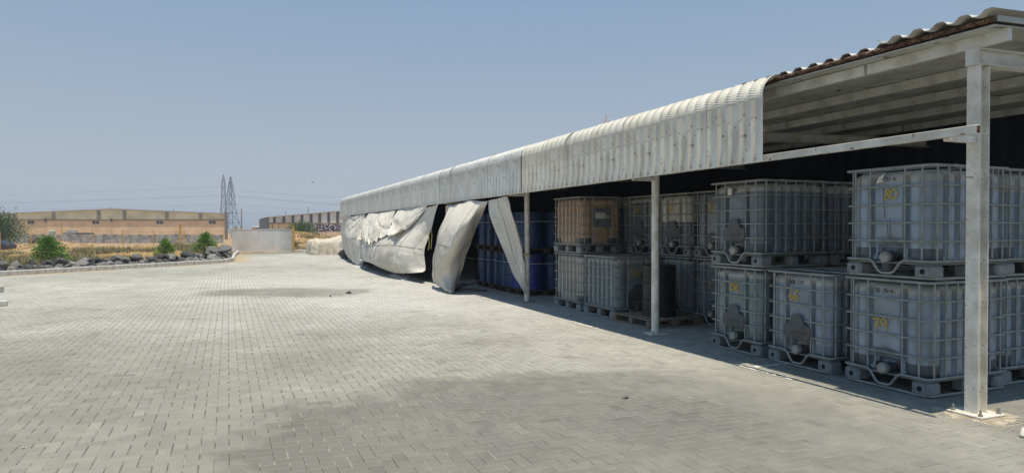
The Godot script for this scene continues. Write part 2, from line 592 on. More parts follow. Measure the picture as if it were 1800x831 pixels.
func make_paving() -> void:
	var root := Node3D.new()
	root.name = "paving"
	add_child(root)
	root.set_meta("kind", "structure")
	var poly := PackedVector2Array()
	for q in KERB: poly.append(Vector2(q[0], q[1]))
	for q in [[9.0, 52.0], [30.0, 43.0], [30.0, -30.0], [-30.0, -30.0]]: poly.append(Vector2(q[0], q[1]))
	var m := MB.new()
	var idx := Geometry2D.triangulate_polygon(poly)
	for i in range(0, idx.size(), 3):
		m.ftri(W(poly[idx[i]].x, poly[idx[i]].y, -0.0065), W(poly[idx[i + 1]].x, poly[idx[i + 1]].y, -0.0065), W(poly[idx[i + 2]].x, poly[idx[i + 2]].y, -0.0065), Vector3.UP)
	struct("bedding_sand", m, M.bed, root)
	var pm := M.paver as StandardMaterial3D
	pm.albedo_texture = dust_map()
	pm.uv1_triplanar = true
	pm.uv1_world_triplanar = true
	pm.uv1_scale = Vector3.ONE / 48.0
	pm.uv1_offset = Vector3(0.5, 0, 46.0 / 48.0)
	pm.normal_enabled = false
	pm.detail_enabled = true
	pm.detail_blend_mode = BaseMaterial3D.BLEND_MODE_MUL
	pm.detail_albedo = tex.speck
	pm.detail_uv_layer = BaseMaterial3D.DETAIL_UV_2
	pm.uv2_triplanar = true
	pm.uv2_world_triplanar = true
	pm.uv2_scale = Vector3.ONE * 1.7
	# one paver: chamfered block, top at 0
	var pv := MB.new()
	var lx := 0.0966
	var lz := 0.0466
	var ch := 0.005
	var t := [Vector3(-lx + ch, 0, -lz + ch), Vector3(lx - ch, 0, -lz + ch), Vector3(lx - ch, 0, lz - ch), Vector3(-lx + ch, 0, lz - ch)]
	var e := [Vector3(-lx, -ch, -lz), Vector3(lx, -ch, -lz), Vector3(lx, -ch, lz), Vector3(-lx, -ch, lz)]
	pv.coloured = true
	pv.quad(t[0], t[1], t[2], t[3], Vector3.UP)
	for i in 4:
		var k := (i + 1) % 4
		var o: Vector3 = (e[i] + e[k]) * 0.5 + Vector3.UP * 0.05
		pv.quad(t[i], t[k], e[k], e[i], o)
		pv.quad(e[i], e[k], e[k] - Vector3(0, 0.02, 0), e[i] - Vector3(0, 0.02, 0), (e[i] + e[k]))
	var mesh := pv.done()
	# herringbone at right angles to the shed
	var xf: Array[Transform3D] = []
	var cols: Array[Color] = []
	var size: Array[float] = []
	var r := RandomNumberGenerator.new()
	r.seed = 77
	var tone := noise(78, 0.6, 3)
	for j in range(-60, 505):
		for i in range(-260, 124):
			var k := posmod(i - j, 4)
			if k != 0 and k != 3: continue
			var x := i * 0.1
			var s := j * 0.1
			var cx := x + (0.1 if k == 0 else 0.05)
			var cs := s + (0.05 if k == 0 else 0.1)
			var q := Vector2(LAT.x * cx + LAT.y * cs, -LAT.y * cx + LAT.x * cs)
			q = toF(Vector3(cx, 0, -cs))
			if q.y < -1.0 or absf(q.x) > maxf(q.y, 0.0) * 0.9 + 5.0: continue
			if cs > 28 and cx > 11: continue
			if not Geometry2D.is_point_in_polygon(Vector2(cx, cs), poly): continue
			var y := r.randf_range(-0.0012, 0.0012)
			var b := Basis.from_euler(Vector3(r.randfn(0, 0.006), (0.0 if k == 0 else PI / 2) + r.randfn(0, 0.008), r.randfn(0, 0.005)))
			xf.append(Transform3D(b, Vector3(cx, y, -cs)))
			var g := 0.97 + r.randfn(0, 0.035) + tone.get_noise_2d(cx, cs) * 0.08
			var odd := r.randf()
			if odd < 0.05: g *= 0.87
			elif odd > 0.96: g *= 1.06
			cols.append(Color(g, g * (0.995 + r.randfn(0, 0.004)), g * (0.985 + r.randfn(0, 0.008))))
			var inside := absf(q.x) < q.y * 0.745 and q.y > 4.72
			size.append(1.0 / pow(q.y, 3) if inside else 0.0)
	var order := range(xf.size())
	order.sort_custom(func(a, bb): return size[a] > size[bb])
	var mm := MultiMesh.new()
	mm.transform_format = MultiMesh.TRANSFORM_3D
	mm.use_colors = true
	mm.mesh = mesh
	mm.instance_count = xf.size() - 300
	# the nearest in tones of their own
	var tones := []
	for k in 6:
		var tm := pm.duplicate() as StandardMaterial3D
		var g := 0.90 + 0.028 * k
		tm.albedo_color = Color(g, g, g * 0.985).linear_to_srgb()
		tones.append(tm)
	for k in order.size():
		var at: int = order[k]
		if k < 300:
			var tone_at := clampi(int(round((cols[at].r - 0.90) / 0.028)), 0, 5)
			part("paver", mesh, tones[tone_at], root, xf[at])
		else:
			mm.set_instance_transform(k - 300, xf[at])
			mm.set_instance_color(k - 300, cols[at])
	var mi := MultiMeshInstance3D.new()
	mi.name = "paver_field"
	mi.multimesh = mm
	mi.material_override = pm
	mi.set_meta("kind", "stuff")
	root.add_child(mi)
	print("pavers ", xf.size())


func make_kerb() -> void:
	var root := Node3D.new()
	root.name = "kerb"
	add_child(root)
	root.set_meta("kind", "structure")
	var c := Curve2D.new()
	for q in KERB: c.add_point(Vector2(q[0], q[1]))
	var len := c.get_baked_length()
	var step := 0.96
	var at := 0.0
	var r := RandomNumberGenerator.new()
	r.seed = 5
	while at + step < len:
		var curved := at > 50.0 and at < 52.5
		var l := 0.5 if curved else step
		var a := c.sample_baked(at + 0.014)
		var b := c.sample_baked(at + l - 0.014)
		var m := MB.new()
		var pa := W(a.x, a.y)
		var pb := W(b.x, b.y)
		var d := (pb - pa)
		m.box(Vector3.ZERO, Vector3(d.length(), 0.22, 0.15), 0.02)
		var o := part("kerb_stone", m, M.kerb, root, Transform3D(Basis(Vector3.UP, atan2(-d.z, d.x) + r.randfn(0, 0.006)), (pa + pb) * 0.5 + Vector3(0, 0.07 + r.randfn(0, 0.006), 0)))
		at += l
	# low broken edging right of the gate
	for k in 9:
		var m := MB.new()
		m.box(Vector3.ZERO, Vector3(0.30, 0.16, 0.22), 0.04)
		part("kerb_stone", m, M.kerb, root, loc(F(-15.5 + k * 0.21, 48.3 + r.randfn(0, 0.05), 0.03), 0.4 + r.randfn(0, 0.15)))


# ------------------------------------------------------------------ the shed
const FRONT := 5.72
const NEAR := 3.72
const FAR := 38.5
const BACK := 12.4

func fall(s: float) -> float:
	return -0.005 * (s - 5.0)


func rise(lat: float) -> float:
	return 0.035 * (lat - 6.2)


func make_shed() -> Node3D:
	var shed := thing("storage_shed", "long open-fronted cream metal storage shed with corrugated roof and rounded fascia", "shed", W(6.2, 22.0))
	var org := shed.position
	var inv := Transform3D(Basis.IDENTITY, -org)
	var put := func(called: String, m, mt: Material, at := Transform3D.IDENTITY) -> MeshInstance3D:
		return part(called, m, mt, shed, inv * at)
	# columns
	for k in 7:
		var s := 4.05 + 5.0 * k
		var top := 3.12 + fall(s)
		var m := MB.new()
		var base := W(6.22, s)
		var col: MeshInstance3D
		if k == 0:
			m.box(base + Vector3(-0.06, top / 2 + 0.012, 0), Vector3(0.011, top - 0.024, 0.122), 0.002)
			m.box(base + Vector3(0.06, top / 2 + 0.012, 0), Vector3(0.011, top - 0.024, 0.122), 0.002)
			m.box(base + Vector3(0, top / 2 + 0.012, 0.0), Vector3(0.109, top - 0.024, 0.009))
			col = put.call("column", m, M.cream_clean)
			col.set_meta("label", "H-section steel post at the near end of the shed")
			var seam := MB.new()
			for yy in [2.13]:
				seam.box(base + Vector3(-0.067, yy, -0.02), Vector3(0.003, 0.012, 0.05))
			part("weld_mark", seam, M.steel_bolt, col, Transform3D.IDENTITY)
			var pl := MB.new()
			pl.box(base + Vector3(0, 0.014, 0), Vector3(0.32, 0.016, 0.32), 0.003)
			part("base_plate", pl, M.cream_clean, col)
		else:
			m.lathe([Vector2(0, 0.02), Vector2(0.060, 0.02), Vector2(0.060, top), Vector2(0, top)], 24, Transform3D(Basis.IDENTITY, base))
			col = put.call("column", m, M.cream_clean)
			var pl := MB.new()
			pl.box(base + Vector3(0, 0.014, 0), Vector3(0.30, 0.016, 0.30), 0.003)
			part("base_plate", pl, M.mortar if k > 1 else M.cream_clean, col)
		for q in [[-0.12, -0.12], [0.12, -0.12], [-0.12, 0.12], [0.12, 0.12]]:
			var f := 1.02 if k == 0 else 1.0
			var bo := MB.new()
			bo.lathe([Vector2(0.02, 0.022), Vector2(0.02, 0.04), Vector2(0.010, 0.04), Vector2(0.010, 0.075), Vector2(0, 0.078)], 6, Transform3D(Basis.IDENTITY, base + Vector3(q[0] * f, 0, q[1] * f)))
			part("bolt", bo, M.steel_bolt, col)
		if k < 4:
			var pad := MB.new()
			var rows := []
			var rr := noise(90 + k, 0.5, 3)
			for i in 7:
				var row := PackedVector3Array()
				for j in 28:
					var a := TAU * j / 28
					var rad := i / 6.0 * (0.36 + 0.16 * rr.get_noise_2d(cos(a) * 3, sin(a) * 3)) * (1.0 if k == 0 else 0.62)
					var y := 0.008 * (1.0 - pow(i / 6.0, 2)) - 0.003
					row.append(base + Vector3(cos(a) * rad * 1.0, y, sin(a) * rad))
				rows.append(row)
			pad.grid(rows, true)
			part("mortar_pad", pad, M.mortar, col)
	# rafters
	for k in 7:
		var s := 4.05 + 5.0 * k
		var m := MB.new()
		var a := W(6.14, s, 3.195 + fall(s))
		var b := W(BACK, s, 3.195 + fall(s) + 0.12)
		m.bar(a + Vector3(0, -0.069, 0), b + Vector3(0, -0.069, 0), 0.12, 0.011, 0.002)
		m.bar(a + Vector3(0, 0.069, 0), b + Vector3(0, 0.069, 0), 0.12, 0.011, 0.002)
		m.bar(a, b, 0.008, 0.126)
		m.box(a + Vector3(-0.005, 0, 0), Vector3(0.008, 0.148, 0.122))
		put.call("rafter", m, M.purlin)
	# purlins, in lengths with gaps
	for lat in [6.17, 7.45, 8.65, 9.95, 11.4]:
		var s := NEAR + 0.03
		var first := true
		while s < FAR - 0.3:
			var e := minf(s + (1.4 if first else 6.2), FAR - 0.1)
			if first and lat > 7.0: e = minf(s + 5.0, FAR)
			first = false
			var m := MB.new()
			var y0: float = 3.325 + rise(lat)
			m.bar(W(lat, s, y0 + fall(s)), W(lat, e, y0 + fall(e)), 0.05, 0.11, 0.004)
			put.call("purlin", m, M.purlin)
			s = e + 0.035
	# flat lining under the roof, panel by panel
	var s0 := NEAR + 0.02
	var n := 0
	while s0 < FAR - 0.05:
		var s1 := minf(s0 + 2.44, FAR - 0.02)
		for q in [[5.95, 8.4], [8.404, 10.6], [10.604, BACK]]:
			var m := MB.new()
			var mid := (s0 + s1) / 2
			var a := W(q[0], mid, 3.39 + rise(q[0]) + fall(mid) + 0.006 * (n % 2))
			var b := W(q[1], mid, 3.39 + rise(q[1]) + fall(mid) + 0.006 * (n % 2))
			m.bar(a, b, s1 - s0 - 0.006, 0.012)
			put.call("lining_panel", m, M.liner)
			n += 1
		s0 = s1
	# edge band of rusty foam and angle at the open eave
	var r := RandomNumberGenerator.new()
	r.seed = 12
	var band := MB.new()
	var ns := noise(14, 3.0, 3)
	var rows := []
	for i in 70:
		var s := NEAR + 0.01 + i * 0.0395
		var row := PackedVector3Array()
		var j1 := ns.get_noise_1d(s * 2.0)
		var j2 := ns.get_noise_1d(s * 2.0 + 50)
		for q in [[0.05, 0.0], [-0.012 + j1 * 0.014, 0.002], [-0.02 + j1 * 0.02, 0.04], [-0.014 + j2 * 0.03, 0.085 + j2 * 0.02], [0.04, 0.10]]:
			row.append(W(5.94 + q[0], s, 3.405 + q[1] * 0.45 + fall(s)))
		rows.append(row)
	band.grid(rows)
	put.call("rusty_eave_edge", band, M.rusty)
	var gable := MB.new()
	gable.bar(W(5.95, NEAR, 3.425 + fall(4)), W(BACK, NEAR, 3.425 + fall(4) + rise(BACK)), 0.012, 0.05, 0.002)
	put.call("gable_trim", gable, M.liner)
	# roof sheets, waves across the eave
	var sheet_w := 1.075
	var t0 := NEAR - 0.02
	var count := 0
	while t0 < FAR - 0.1:
		var t1 := minf(t0 + sheet_w, FAR)
		var m := MB.new()
		var over := 0.09 if count == 0 else (0.0 if count < 3 else -0.10)
		var prof := []
		var wave := 0.215
		var steps := int(round((t1 - t0) / wave * 8.0))
		for i in steps + 1:
			var s := t0 + (t1 - t0 + 0.0) * i / steps
			var ph := fposmod((s - NEAR) / wave, 1.0)
			var h := clampf(1.9 * cos(ph * TAU) + 0.25, -1.0, 1.0) * 0.021
			prof.append(Vector2(s, h))
		var up := []
		for q in [[5.93 - over, -0.002], [6.5, 0], [9.0, 0], [BACK, 0]]:
			var row := PackedVector3Array()
			for p in prof:
				row.append(W(q[0], p.x, 3.475 + rise(q[0]) + fall(p.x) + p.y + (0.014 if count == 0 else 0.0) + q[1]))
			up.append(row)
		m.grid(up)
		var dn := []
		for row in up:
			var rw := PackedVector3Array()
			for p in row: rw.append(p - Vector3(0, 0.006, 0))
			dn.append(rw)
		m.grid(dn)
		m.grid([up[0], dn[0]])
		put.call("roof_sheet", m, M.roof)
		t0 = t1 + 0.002
		count += 1
	# rounded fascia sheets
	var tints := []
	for k in 5:
		var g: float = [1.0, 0.96, 1.03, 0.94, 0.98][k]
		var w: float = [1.0, 0.97, 1.0, 0.94, 0.98][k]
		var fm := detail(mat(Color(0.80 * g, 0.785 * g, 0.69 * g * (2.0 - w)), 0.45, 0.0, "dirt", 0.45), "spots", 0.8)
		fm.uv2_scale = Vector3(0.9, 0.9, 0.9)
		tints.append(fm)
	for k in 4:
		var g: float = [0.98, 0.94, 1.03, 0.97][k]
		tints.append(detail(mat(Color(0.72 * g, 0.745 * g, 0.725 * g), 0.42, 0.15, "dirt", 0.45), "spots", 0.8))
	var fs := 6.15
	var idx := 0
	var sheet_mesh := []
	for k in 3:
		sheet_mesh.append(fascia_sheet(k))
	while fs < FAR - 0.5:
		var near_s := fs
		var xf := Transform3D(Basis.IDENTITY, W(0, near_s, fall(near_s + 0.5) + (0.004 if idx % 2 else 0.0)) + Vector3(-0.004 if idx % 2 else 0.0, 0, 0))
		xf.basis = Basis(Vector3.RIGHT, -0.005) * Basis(Vector3.UP, r.randfn(0, 0.002))
		var ti: int
		if fs < 13.0: ti = [0, 2, 0, 4, 1][idx % 5]
		elif fs < 22.0: ti = [5, 7, 8, 5, 6, 6, 7][idx % 7]
		else: ti = [7, 8, 5, 7, 5, 6][idx % 6]
		var fo: MeshInstance3D = put.call("fascia_sheet", sheet_mesh[idx % 3], tints[ti], xf)
		var scr := MB.new()
		for q in 5:
			scr.box(Vector3(FRONT + 0.012, 2.50, -(0.155 + q * 0.2)), Vector3(0.012, 0.016, 0.016), 0.003)
			if q % 2 == 0: scr.box(Vector3(FRONT + 0.012, 2.95, -(0.155 + q * 0.2)), Vector3(0.012, 0.012, 0.012), 0.003)
		part("screws", scr, M.steel_bolt, fo)
		fs += 1.0
		idx += 1
	var lap := MB.new()
	lap.box(W(FRONT - 0.026, 13.16, 2.85 + fall(14)), Vector3(0.008, 0.76, 0.03), 0.002)
	put.call("rusty_lap_strip", lap, M.rusty)
	# far end of the fascia closed
	var endp := MB.new()
	endp.box(W(5.9, FAR - 0.02, 2.93 + fall(FAR)), Vector3(0.28, 0.9, 0.01))
	put.call("fascia_end", endp, M.roof)
	# bottom rail behind the fascia and bare in the first bay
	var rail := MB.new()
	rail.bar(W(5.775, 3.76, 2.50), W(5.775, 13.5, 2.485 + fall(13)), 0.05, 0.075, 0.004)
	put.call("fascia_rail", rail, M.cream)
	rail = MB.new()
	rail.bar(W(5.775, 13.54, 2.485 + fall(13)), W(5.775, FAR, 2.485 + fall(FAR)), 0.05, 0.075, 0.004)
	put.call("fascia_rail", rail, M.cream)
	var stub := MB.new()
	stub.box(W(5.775, 3.756, 2.50), Vector3(0.036, 0.056, 0.006))
	put.call("rail_end", stub, M.rusty)
	# brackets from the posts out to the rail
	for k in 7:
		var s := 4.05 + 5 * k
		var hg := MB.new()
		hg.bar(W(5.802, s, 2.46 + fall(s)), W(6.154 if k == 0 else 6.16, s, 2.46 + fall(s)), 0.06, 0.06, 0.004)
		put.call("rail_bracket", hg, M.cream_clean)
	# back wall of dark sheeting; far end wall added to darken the interior
	var t := NEAR
	while t < FAR - 0.1:
		var e := minf(t + 3.0, FAR)
		var m := MB.new()
		var wr := []
		for yy in [0.0, 3.78]:
			var row := PackedVector3Array()
			var steps := int((e - t) / 0.1)
			for i in steps + 1:
				var s := t + (e - t) * i / steps
				row.append(W(BACK + (0.008 if i % 4 < 2 else 0.0), s, yy + (fall(s) if yy > 1 else 0.0)))
			wr.append(row)
		m.grid(wr, false, true)
		put.call("back_wall_sheet", m, M.navy)
		t = e
	var fw := MB.new()
	fw.box(W((6.3 + BACK) / 2, FAR - 0.05, 1.7), Vector3(BACK - 6.3, 3.4, 0.04))
	put.call("added_end_wall", fw, M.navy)
	return shed


# one sheet of fascia, 1 m along the shed from its near edge at z = 0 to z = -1
func fascia_sheet(variant: int) -> ArrayMesh:
	var m := MB.new()
	var r := RandomNumberGenerator.new()
	r.seed = 300 + variant
	var dent := noise(310 + variant, 1.4, 3)
	var pr := []
	for k in 5:
		var o := k * 0.2
		for q in [[0.0, 1], [0.048, 1], [0.054, 0.94], [0.076, 0.06], [0.084, 0], [0.160, 0], [0.167, 0.06], [0.194, 0.94]]:
			pr.append(Vector2(o + q[0], q[1]))
	pr.append(Vector2(1.0, 1)); pr.append(Vector2(1.03, 1))
	# path down the face then over the bend: (lat, y, outward)
	var path := []
	var rad := 0.25
	for y in [2.455, 2.7, 2.95, 3.15, 3.20]:
		path.append([Vector2(FRONT, y), Vector2(-1, 0), 0.0])
	var ridges := 13
	for k in ridges * 4 + 1:
		var a := (PI / 2) * k / (ridges * 4)
		var ph := fposmod(k / 4.0, 1.0)
		var crimp := [0.0, 0.007, 0.008, 0.003][k % 4] as float
		path.append([Vector2(FRONT + rad - cos(a) * rad, 3.205 + sin(a) * rad), Vector2(-cos(a), sin(a)), crimp])
	path.append([Vector2(FRONT + rad + 0.12, 3.205 + rad + 0.004), Vector2(0, 1), 0.0])
	var rows := []
	for p in path:
		var row := PackedVector3Array()
		for q in pr:
			var h: float = q.y * 0.040
			var w := dent.get_noise_2d(q.x * 3.0, p[0].y * 1.5) * 0.004
			var o: float = h + p[2] * (0.3 + 0.7 * q.y) + w - 0.042
			var pt: Vector2 = p[0] + p[1] * (o + 0.02)
			row.append(Vector3(pt.x, pt.y, -q.x))
		rows.append(row)
	# facets along the ribs stay crisp, so build strip by strip
	for j in pr.size() - 1:
		var strip := []
		for row in rows: strip.append(PackedVector3Array([row[j], row[j + 1]]))
		m.grid(strip)
	return m.done()


# ------------------------------------------------------------------ containers, drums, pallets
func loop(hx: float, hz: float, r: float, y: float, seg := 4) -> Array:
	var p := []
	for q in [[1, 1, 0.0], [-1, 1, PI / 2], [-1, -1, PI], [1, -1, PI * 1.5]]:
		for k in seg + 1:
			var a: float = q[2] + PI / 2 * k / seg
			p.append(Vector3(q[0] * (hx - r) + cos(a) * r, y, q[1] * (hz - r) + sin(a) * r))
	return p


const BAR_X := [-0.385, -0.20, 0.20, 0.385]
const BAR_Z := [-0.50, -0.335, -0.165, 0.0, 0.165, 0.335, 0.50]
var kit := {}

func make_kit() -> void:
	var m: MB
	for y in [1.135, 0.945, 0.755, 0.57, 0.385]:
		m = MB.new()
		if y > 1.1:
			m.tube(loop(0.497, 0.597, 0.05, y), 0.015, 6, true)
		else:
			m.tube(loop(0.492, 0.592, 0.06, y), 0.010, 6, true)
		kit["ring%d" % int(y * 1000)] = m.done()
	# lowest ring, dipped under the valve
	m = MB.new()
	var lp := loop(0.495, 0.595, 0.05, 0.185)
	var pts := []
	for k in lp.size():
		pts.append(lp[k])
		if k == 4:
			for q in [[0.20, 0.185], [0.16, 0.165], [0.09, 0.07], [0.05, 0.05], [-0.05, 0.05], [-0.09, 0.07], [-0.16, 0.165], [-0.20, 0.185]]:
				pts.append(Vector3(q[0], q[1], 0.597))
	m.tube(pts, 0.014, 6, true)
	kit.base_ring = m.done()
	m = MB.new()
	m.tube([Vector3(0, 0.17, 0), Vector3(0, 1.13, 0)], 0.0095, 6, false, false)
	kit.bar = m.done()
	m = MB.new()
	m.tube([Vector3(0, 0.17, 0), Vector3(0, 0.385, 0)], 0.0095, 6, false, false)
	kit.short_bar = m.done()
	m = MB.new()
	m.tube([Vector3(-0.49, 1.145, 0), Vector3(0.49, 1.145, 0)], 0.013, 6)
	kit.top_bar = m.done()
	# pallet
	m = MB.new()
	m.box(Vector3(0, 0.082, 0), Vector3(0.19, 0.128, 0.19), 0.02)
	for k in [-0.06, 0.0, 0.06]:
		m.box(Vector3(k, 0.082, 0.0965), Vector3(0.008, 0.11, 0.006))
		m.box(Vector3(k, 0.082, -0.0965), Vector3(0.008, 0.11, 0.006))
	kit.foot = m.done()
	m = MB.new()
	m.box(Vector3(0, 0.082, 0), Vector3(0.13, 0.125, 0.13), 0.015)
	kit.mid_foot = m.done()
	m = MB.new()
	m.lathe([Vector2(0.026, 0), Vector2(0.026, 0.003), Vector2(0.0, 0.002)], 12, Transform3D(Basis(Vector3.RIGHT, PI / 2), Vector3.ZERO))  # flat black disc, its colour stands for the shade inside an uncut hole
	kit.hole = m.done()
	m = MB.new()
	m.tube(loop(0.485, 0.585, 0.06, 0.018), 0.014, 6, true)
	kit.skid = m.done()
	m = MB.new()
	m.box(Vector3(0, 0.158, 0), Vector3(0.95, 0.018, 1.15), 0.006)
	kit.deck = m.done()
	# lid and valve
	m = MB.new()
	m.lathe([Vector2(0.10, 1.09), Vector2(0.10, 1.11), Vector2(0.115, 1.11), Vector2(0.115, 1.128), Vector2(0.10, 1.134), Vector2(0.0, 1.134)], 20)
	kit.lid = m.done()
	var face := Transform3D(Basis(Vector3.RIGHT, PI / 2), Vector3(0, 0.215, 0))
	m = MB.new()
	m.lathe([Vector2(0.042, 0.45), Vector2(0.042, 0.55), Vector2(0.052, 0.555), Vector2(0.052, 0.575), Vector2(0.0, 0.575)], 16, face)
	m.box(Vector3(0, 0.262, 0.53), Vector3(0.04, 0.035, 0.05), 0.01)
	kit.valve = m.done()
	m = MB.new()
	m.lathe([Vector2(0.045, 0.572), Vector2(0.055, 0.575), Vector2(0.057, 0.622), Vector2(0.050, 0.637), Vector2(0.028, 0.642), Vector2(0.0, 0.643)], 20, face)
	for k in 14:
		var a := TAU * k / 14
		m.box(face * Vector3(cos(a) * 0.057, 0.600, sin(a) * 0.057), Vector3(0.006, 0.006, 0.04))
	kit.cap = m.done()
	m = MB.new()
	m.bar(Vector3(-0.03, 0.292, 0.55), Vector3(0.115, 0.30, 0.56), 0.035, 0.02, 0.008)
	m.box(Vector3(0, 0.283, 0.545), Vector3(0.035, 0.02, 0.035), 0.006)
	kit.handle = m.done()
	# bell shaped guard plate over the valve
	m = MB.new()
	var o := PackedVector2Array()
	for q in [[-0.15, -0.03], [0.15, -0.03], [0.205, 0.0], [0.205, 0.125], [0.17, 0.135], [0.125, 0.15], [0.095, 0.20], [0.065, 0.265], [-0.065, 0.265], [-0.095, 0.20], [-0.125, 0.15], [-0.17, 0.135], [-0.205, 0.125], [-0.205, 0.0]]:
		o.append(Vector2(q[0], q[1]))
	m.plate(o, 0.008, loc(Vector3(0, 0.375, 0.607)))
	m.box(Vector3(0, 0.425, 0.613), Vector3(0.36, 0.006, 0.008))
	m.box(Vector3(0, 0.36, 0.613), Vector3(0.36, 0.006, 0.008))
	kit.guard = m.done()


func bottle_mesh(fill: float, top: Color, liquid: Color, low_dark: float, sd: int) -> ArrayMesh:
	var m := MB.new()
	m.coloured = true
	var hx := 0.456
	var hz := 0.556
	var cr := 0.10
	var ns := noise(sd, 1.2, 2)
	# outline with more points at the bars
	var outl := []
	var sx := []
	var sz := []
	for b in BAR_X: sx += [b - 0.065, b - 0.045, b - 0.03, b - 0.015, b, b + 0.015, b + 0.03, b + 0.045, b + 0.065]
	for b in BAR_Z: sz += [b - 0.065, b - 0.045, b - 0.03, b - 0.015, b, b + 0.015, b + 0.03, b + 0.045, b + 0.065]
	sx += [-0.1, 0.0, 0.1, -0.155, 0.155, -0.29, 0.29]
	sz += [-0.42, -0.25, -0.08, 0.08, 0.25, 0.42]
	sx.sort(); sz.sort()
	sx = sx.filter(func(a): return absf(a) < hx - cr)
	sz = sz.filter(func(a): return absf(a) < hz - cr)
	for a in sx: outl.append(Vector3(-a, 0, 1))
	for k in 7:
		var a := PI / 2 + PI / 2 * k / 6.0
		outl.append(Vector3(-(hx - cr) + cos(a) * cr, 2, (hz - cr) + sin(a) * cr))
	sz.reverse()
	for a in sz: outl.append(Vector3(a, 1, -1))
	for k in 7:
		var a := PI + PI / 2 * k / 6.0
		outl.append(Vector3(-(hx - cr) + cos(a) * cr, 2, -(hz - cr) + sin(a) * cr))
	for a in sx: outl.append(Vector3(a, 0, -1))
	for k in 7:
		var a := PI * 1.5 + PI / 2 * k / 6.0
		outl.append(Vector3((hx - cr) + cos(a) * cr, 2, -(hz - cr) + sin(a) * cr))
	sz.reverse()
	for a in sz: outl.append(Vector3(a, 1, 1))
	for k in 7:
		var a := PI / 2 * k / 6.0
		outl.append(Vector3((hx - cr) + cos(a) * cr, 2, (hz - cr) + sin(a) * cr))
	var levels := [0.170, 0.176, 0.19, 0.215, 0.26, 0.31, 0.32, 0.36, 0.40, 0.44, 0.48, 0.60, 0.72, 0.84, 0.92, 0.98, 1.02, 1.05, 1.075, 1.09, 1.098]
	levels.append(fill - 0.001); levels.append(fill + 0.001)
	levels.sort()
	var rows := []
	for y in levels:
		var inset := 0.0
		if y < 0.23: inset = 0.05 * (1.0 - sqrt(maxf(0.0, 1.0 - pow((0.23 - y) / 0.062, 2))))
		if y > 1.03: inset = 0.07 * (1.0 - sqrt(maxf(0.0, 1.0 - pow((y - 1.03) / 0.071, 2))))
		var gf := smoothstep(0.18, 0.26, y) * (1.0 - smoothstep(1.03, 1.085, y))
		var row := PackedVector3Array()
		for q in outl:
			var p: Vector3
			if q.y == 0:
				var g := 0.0
				for b in BAR_X: g += exp(-pow((q.x - b) / 0.030, 2))
				var inn := inset + g * 0.062 * gf
				var niche := 0.0
				if q.z > 0: niche = 0.12 * (1.0 - smoothstep(0.10, 0.19, absf(q.x))) * (1.0 - smoothstep(0.34, 0.45, y + 0.25 * absf(q.x)))
				p = Vector3(q.x * (1.0 - inset * 1.6), y, q.z * (hz - inn - niche + 0.010 * gf * (1.0 - minf(g, 1.0))))
			elif q.y == 1:
				var g := 0.0
				for b in BAR_Z: g += exp(-pow((q.x - b) / 0.030, 2))
				p = Vector3(q.z * (hx - inset - g * 0.062 * gf + 0.010 * gf * (1.0 - minf(g, 1.0))), y, q.x * (1.0 - inset * 1.4))
			else:
				p = Vector3(q.x - signf(q.x) * inset, y, q.z - signf(q.z) * inset)
			var w := ns.get_noise_3d(p.x * 1.3, p.y * 2.0, p.z * 1.3) * 0.010 * gf
			p += Vector3(p.x, 0, p.z).normalized() * w
			row.append(p)
		rows.append(row)
	for i in rows.size() - 1:
		var ym: float = (levels[i] + levels[i + 1]) * 0.5
		var base := top if ym > fill else liquid
		if low_dark > 0.0 and ym < 0.315: base = liquid.lerp(Color(0.05, 0.066, 0.072), low_dark)
		m.col = base
		var i0 := maxi(i - 1, 0)
		var i2 := mini(i + 2, rows.size() - 1)
		var cnt: int = outl.size()
		for j in cnt:
			var k := (j + 1) % cnt
			var jm := (j - 1 + cnt) % cnt
			var kp := (k + 1) % cnt
			var a: Vector3 = rows[i][j]
			var b: Vector3 = rows[i][k]
			var d: Vector3 = rows[i + 1][k]
			var e: Vector3 = rows[i + 1][j]
			var na: Vector3 = (rows[i][k] - rows[i][jm]).cross(rows[i + 1][j] - rows[i0][j]).normalized()
			var nb: Vector3 = (rows[i][kp] - rows[i][j]).cross(rows[i + 1][k] - rows[i0][k]).normalized()
			var nd: Vector3 = (rows[i + 1][kp] - rows[i + 1][j]).cross(rows[i2][k] - rows[i][k]).normalized()
			var ne: Vector3 = (rows[i + 1][k] - rows[i + 1][jm]).cross(rows[i2][j] - rows[i][j]).normalized()
			if low_dark > 0.0 and ym < 0.315:
				# vertex colour goes darker only low in the corner panels
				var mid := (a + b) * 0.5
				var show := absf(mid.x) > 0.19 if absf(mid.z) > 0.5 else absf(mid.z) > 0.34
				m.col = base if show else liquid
			m.tri(a, b, d, na, nb, nd)
			m.tri(a, d, e, na, nd, ne)
	m.col = top
	var ctr := Vector3(0, 1.105, 0)
	var tr: PackedVector3Array = rows[-1]
	for j in tr.size():
		var k := (j + 1) % tr.size()
		m.ftri(tr[j], tr[k], ctr, Vector3.UP)
	m.col = liquid
	tr = rows[0]
	for j in tr.size():
		var k := (j + 1) % tr.size()
		m.ftri(tr[j], tr[k], Vector3(0, 0.17, 0), Vector3.DOWN)
	return m.done()


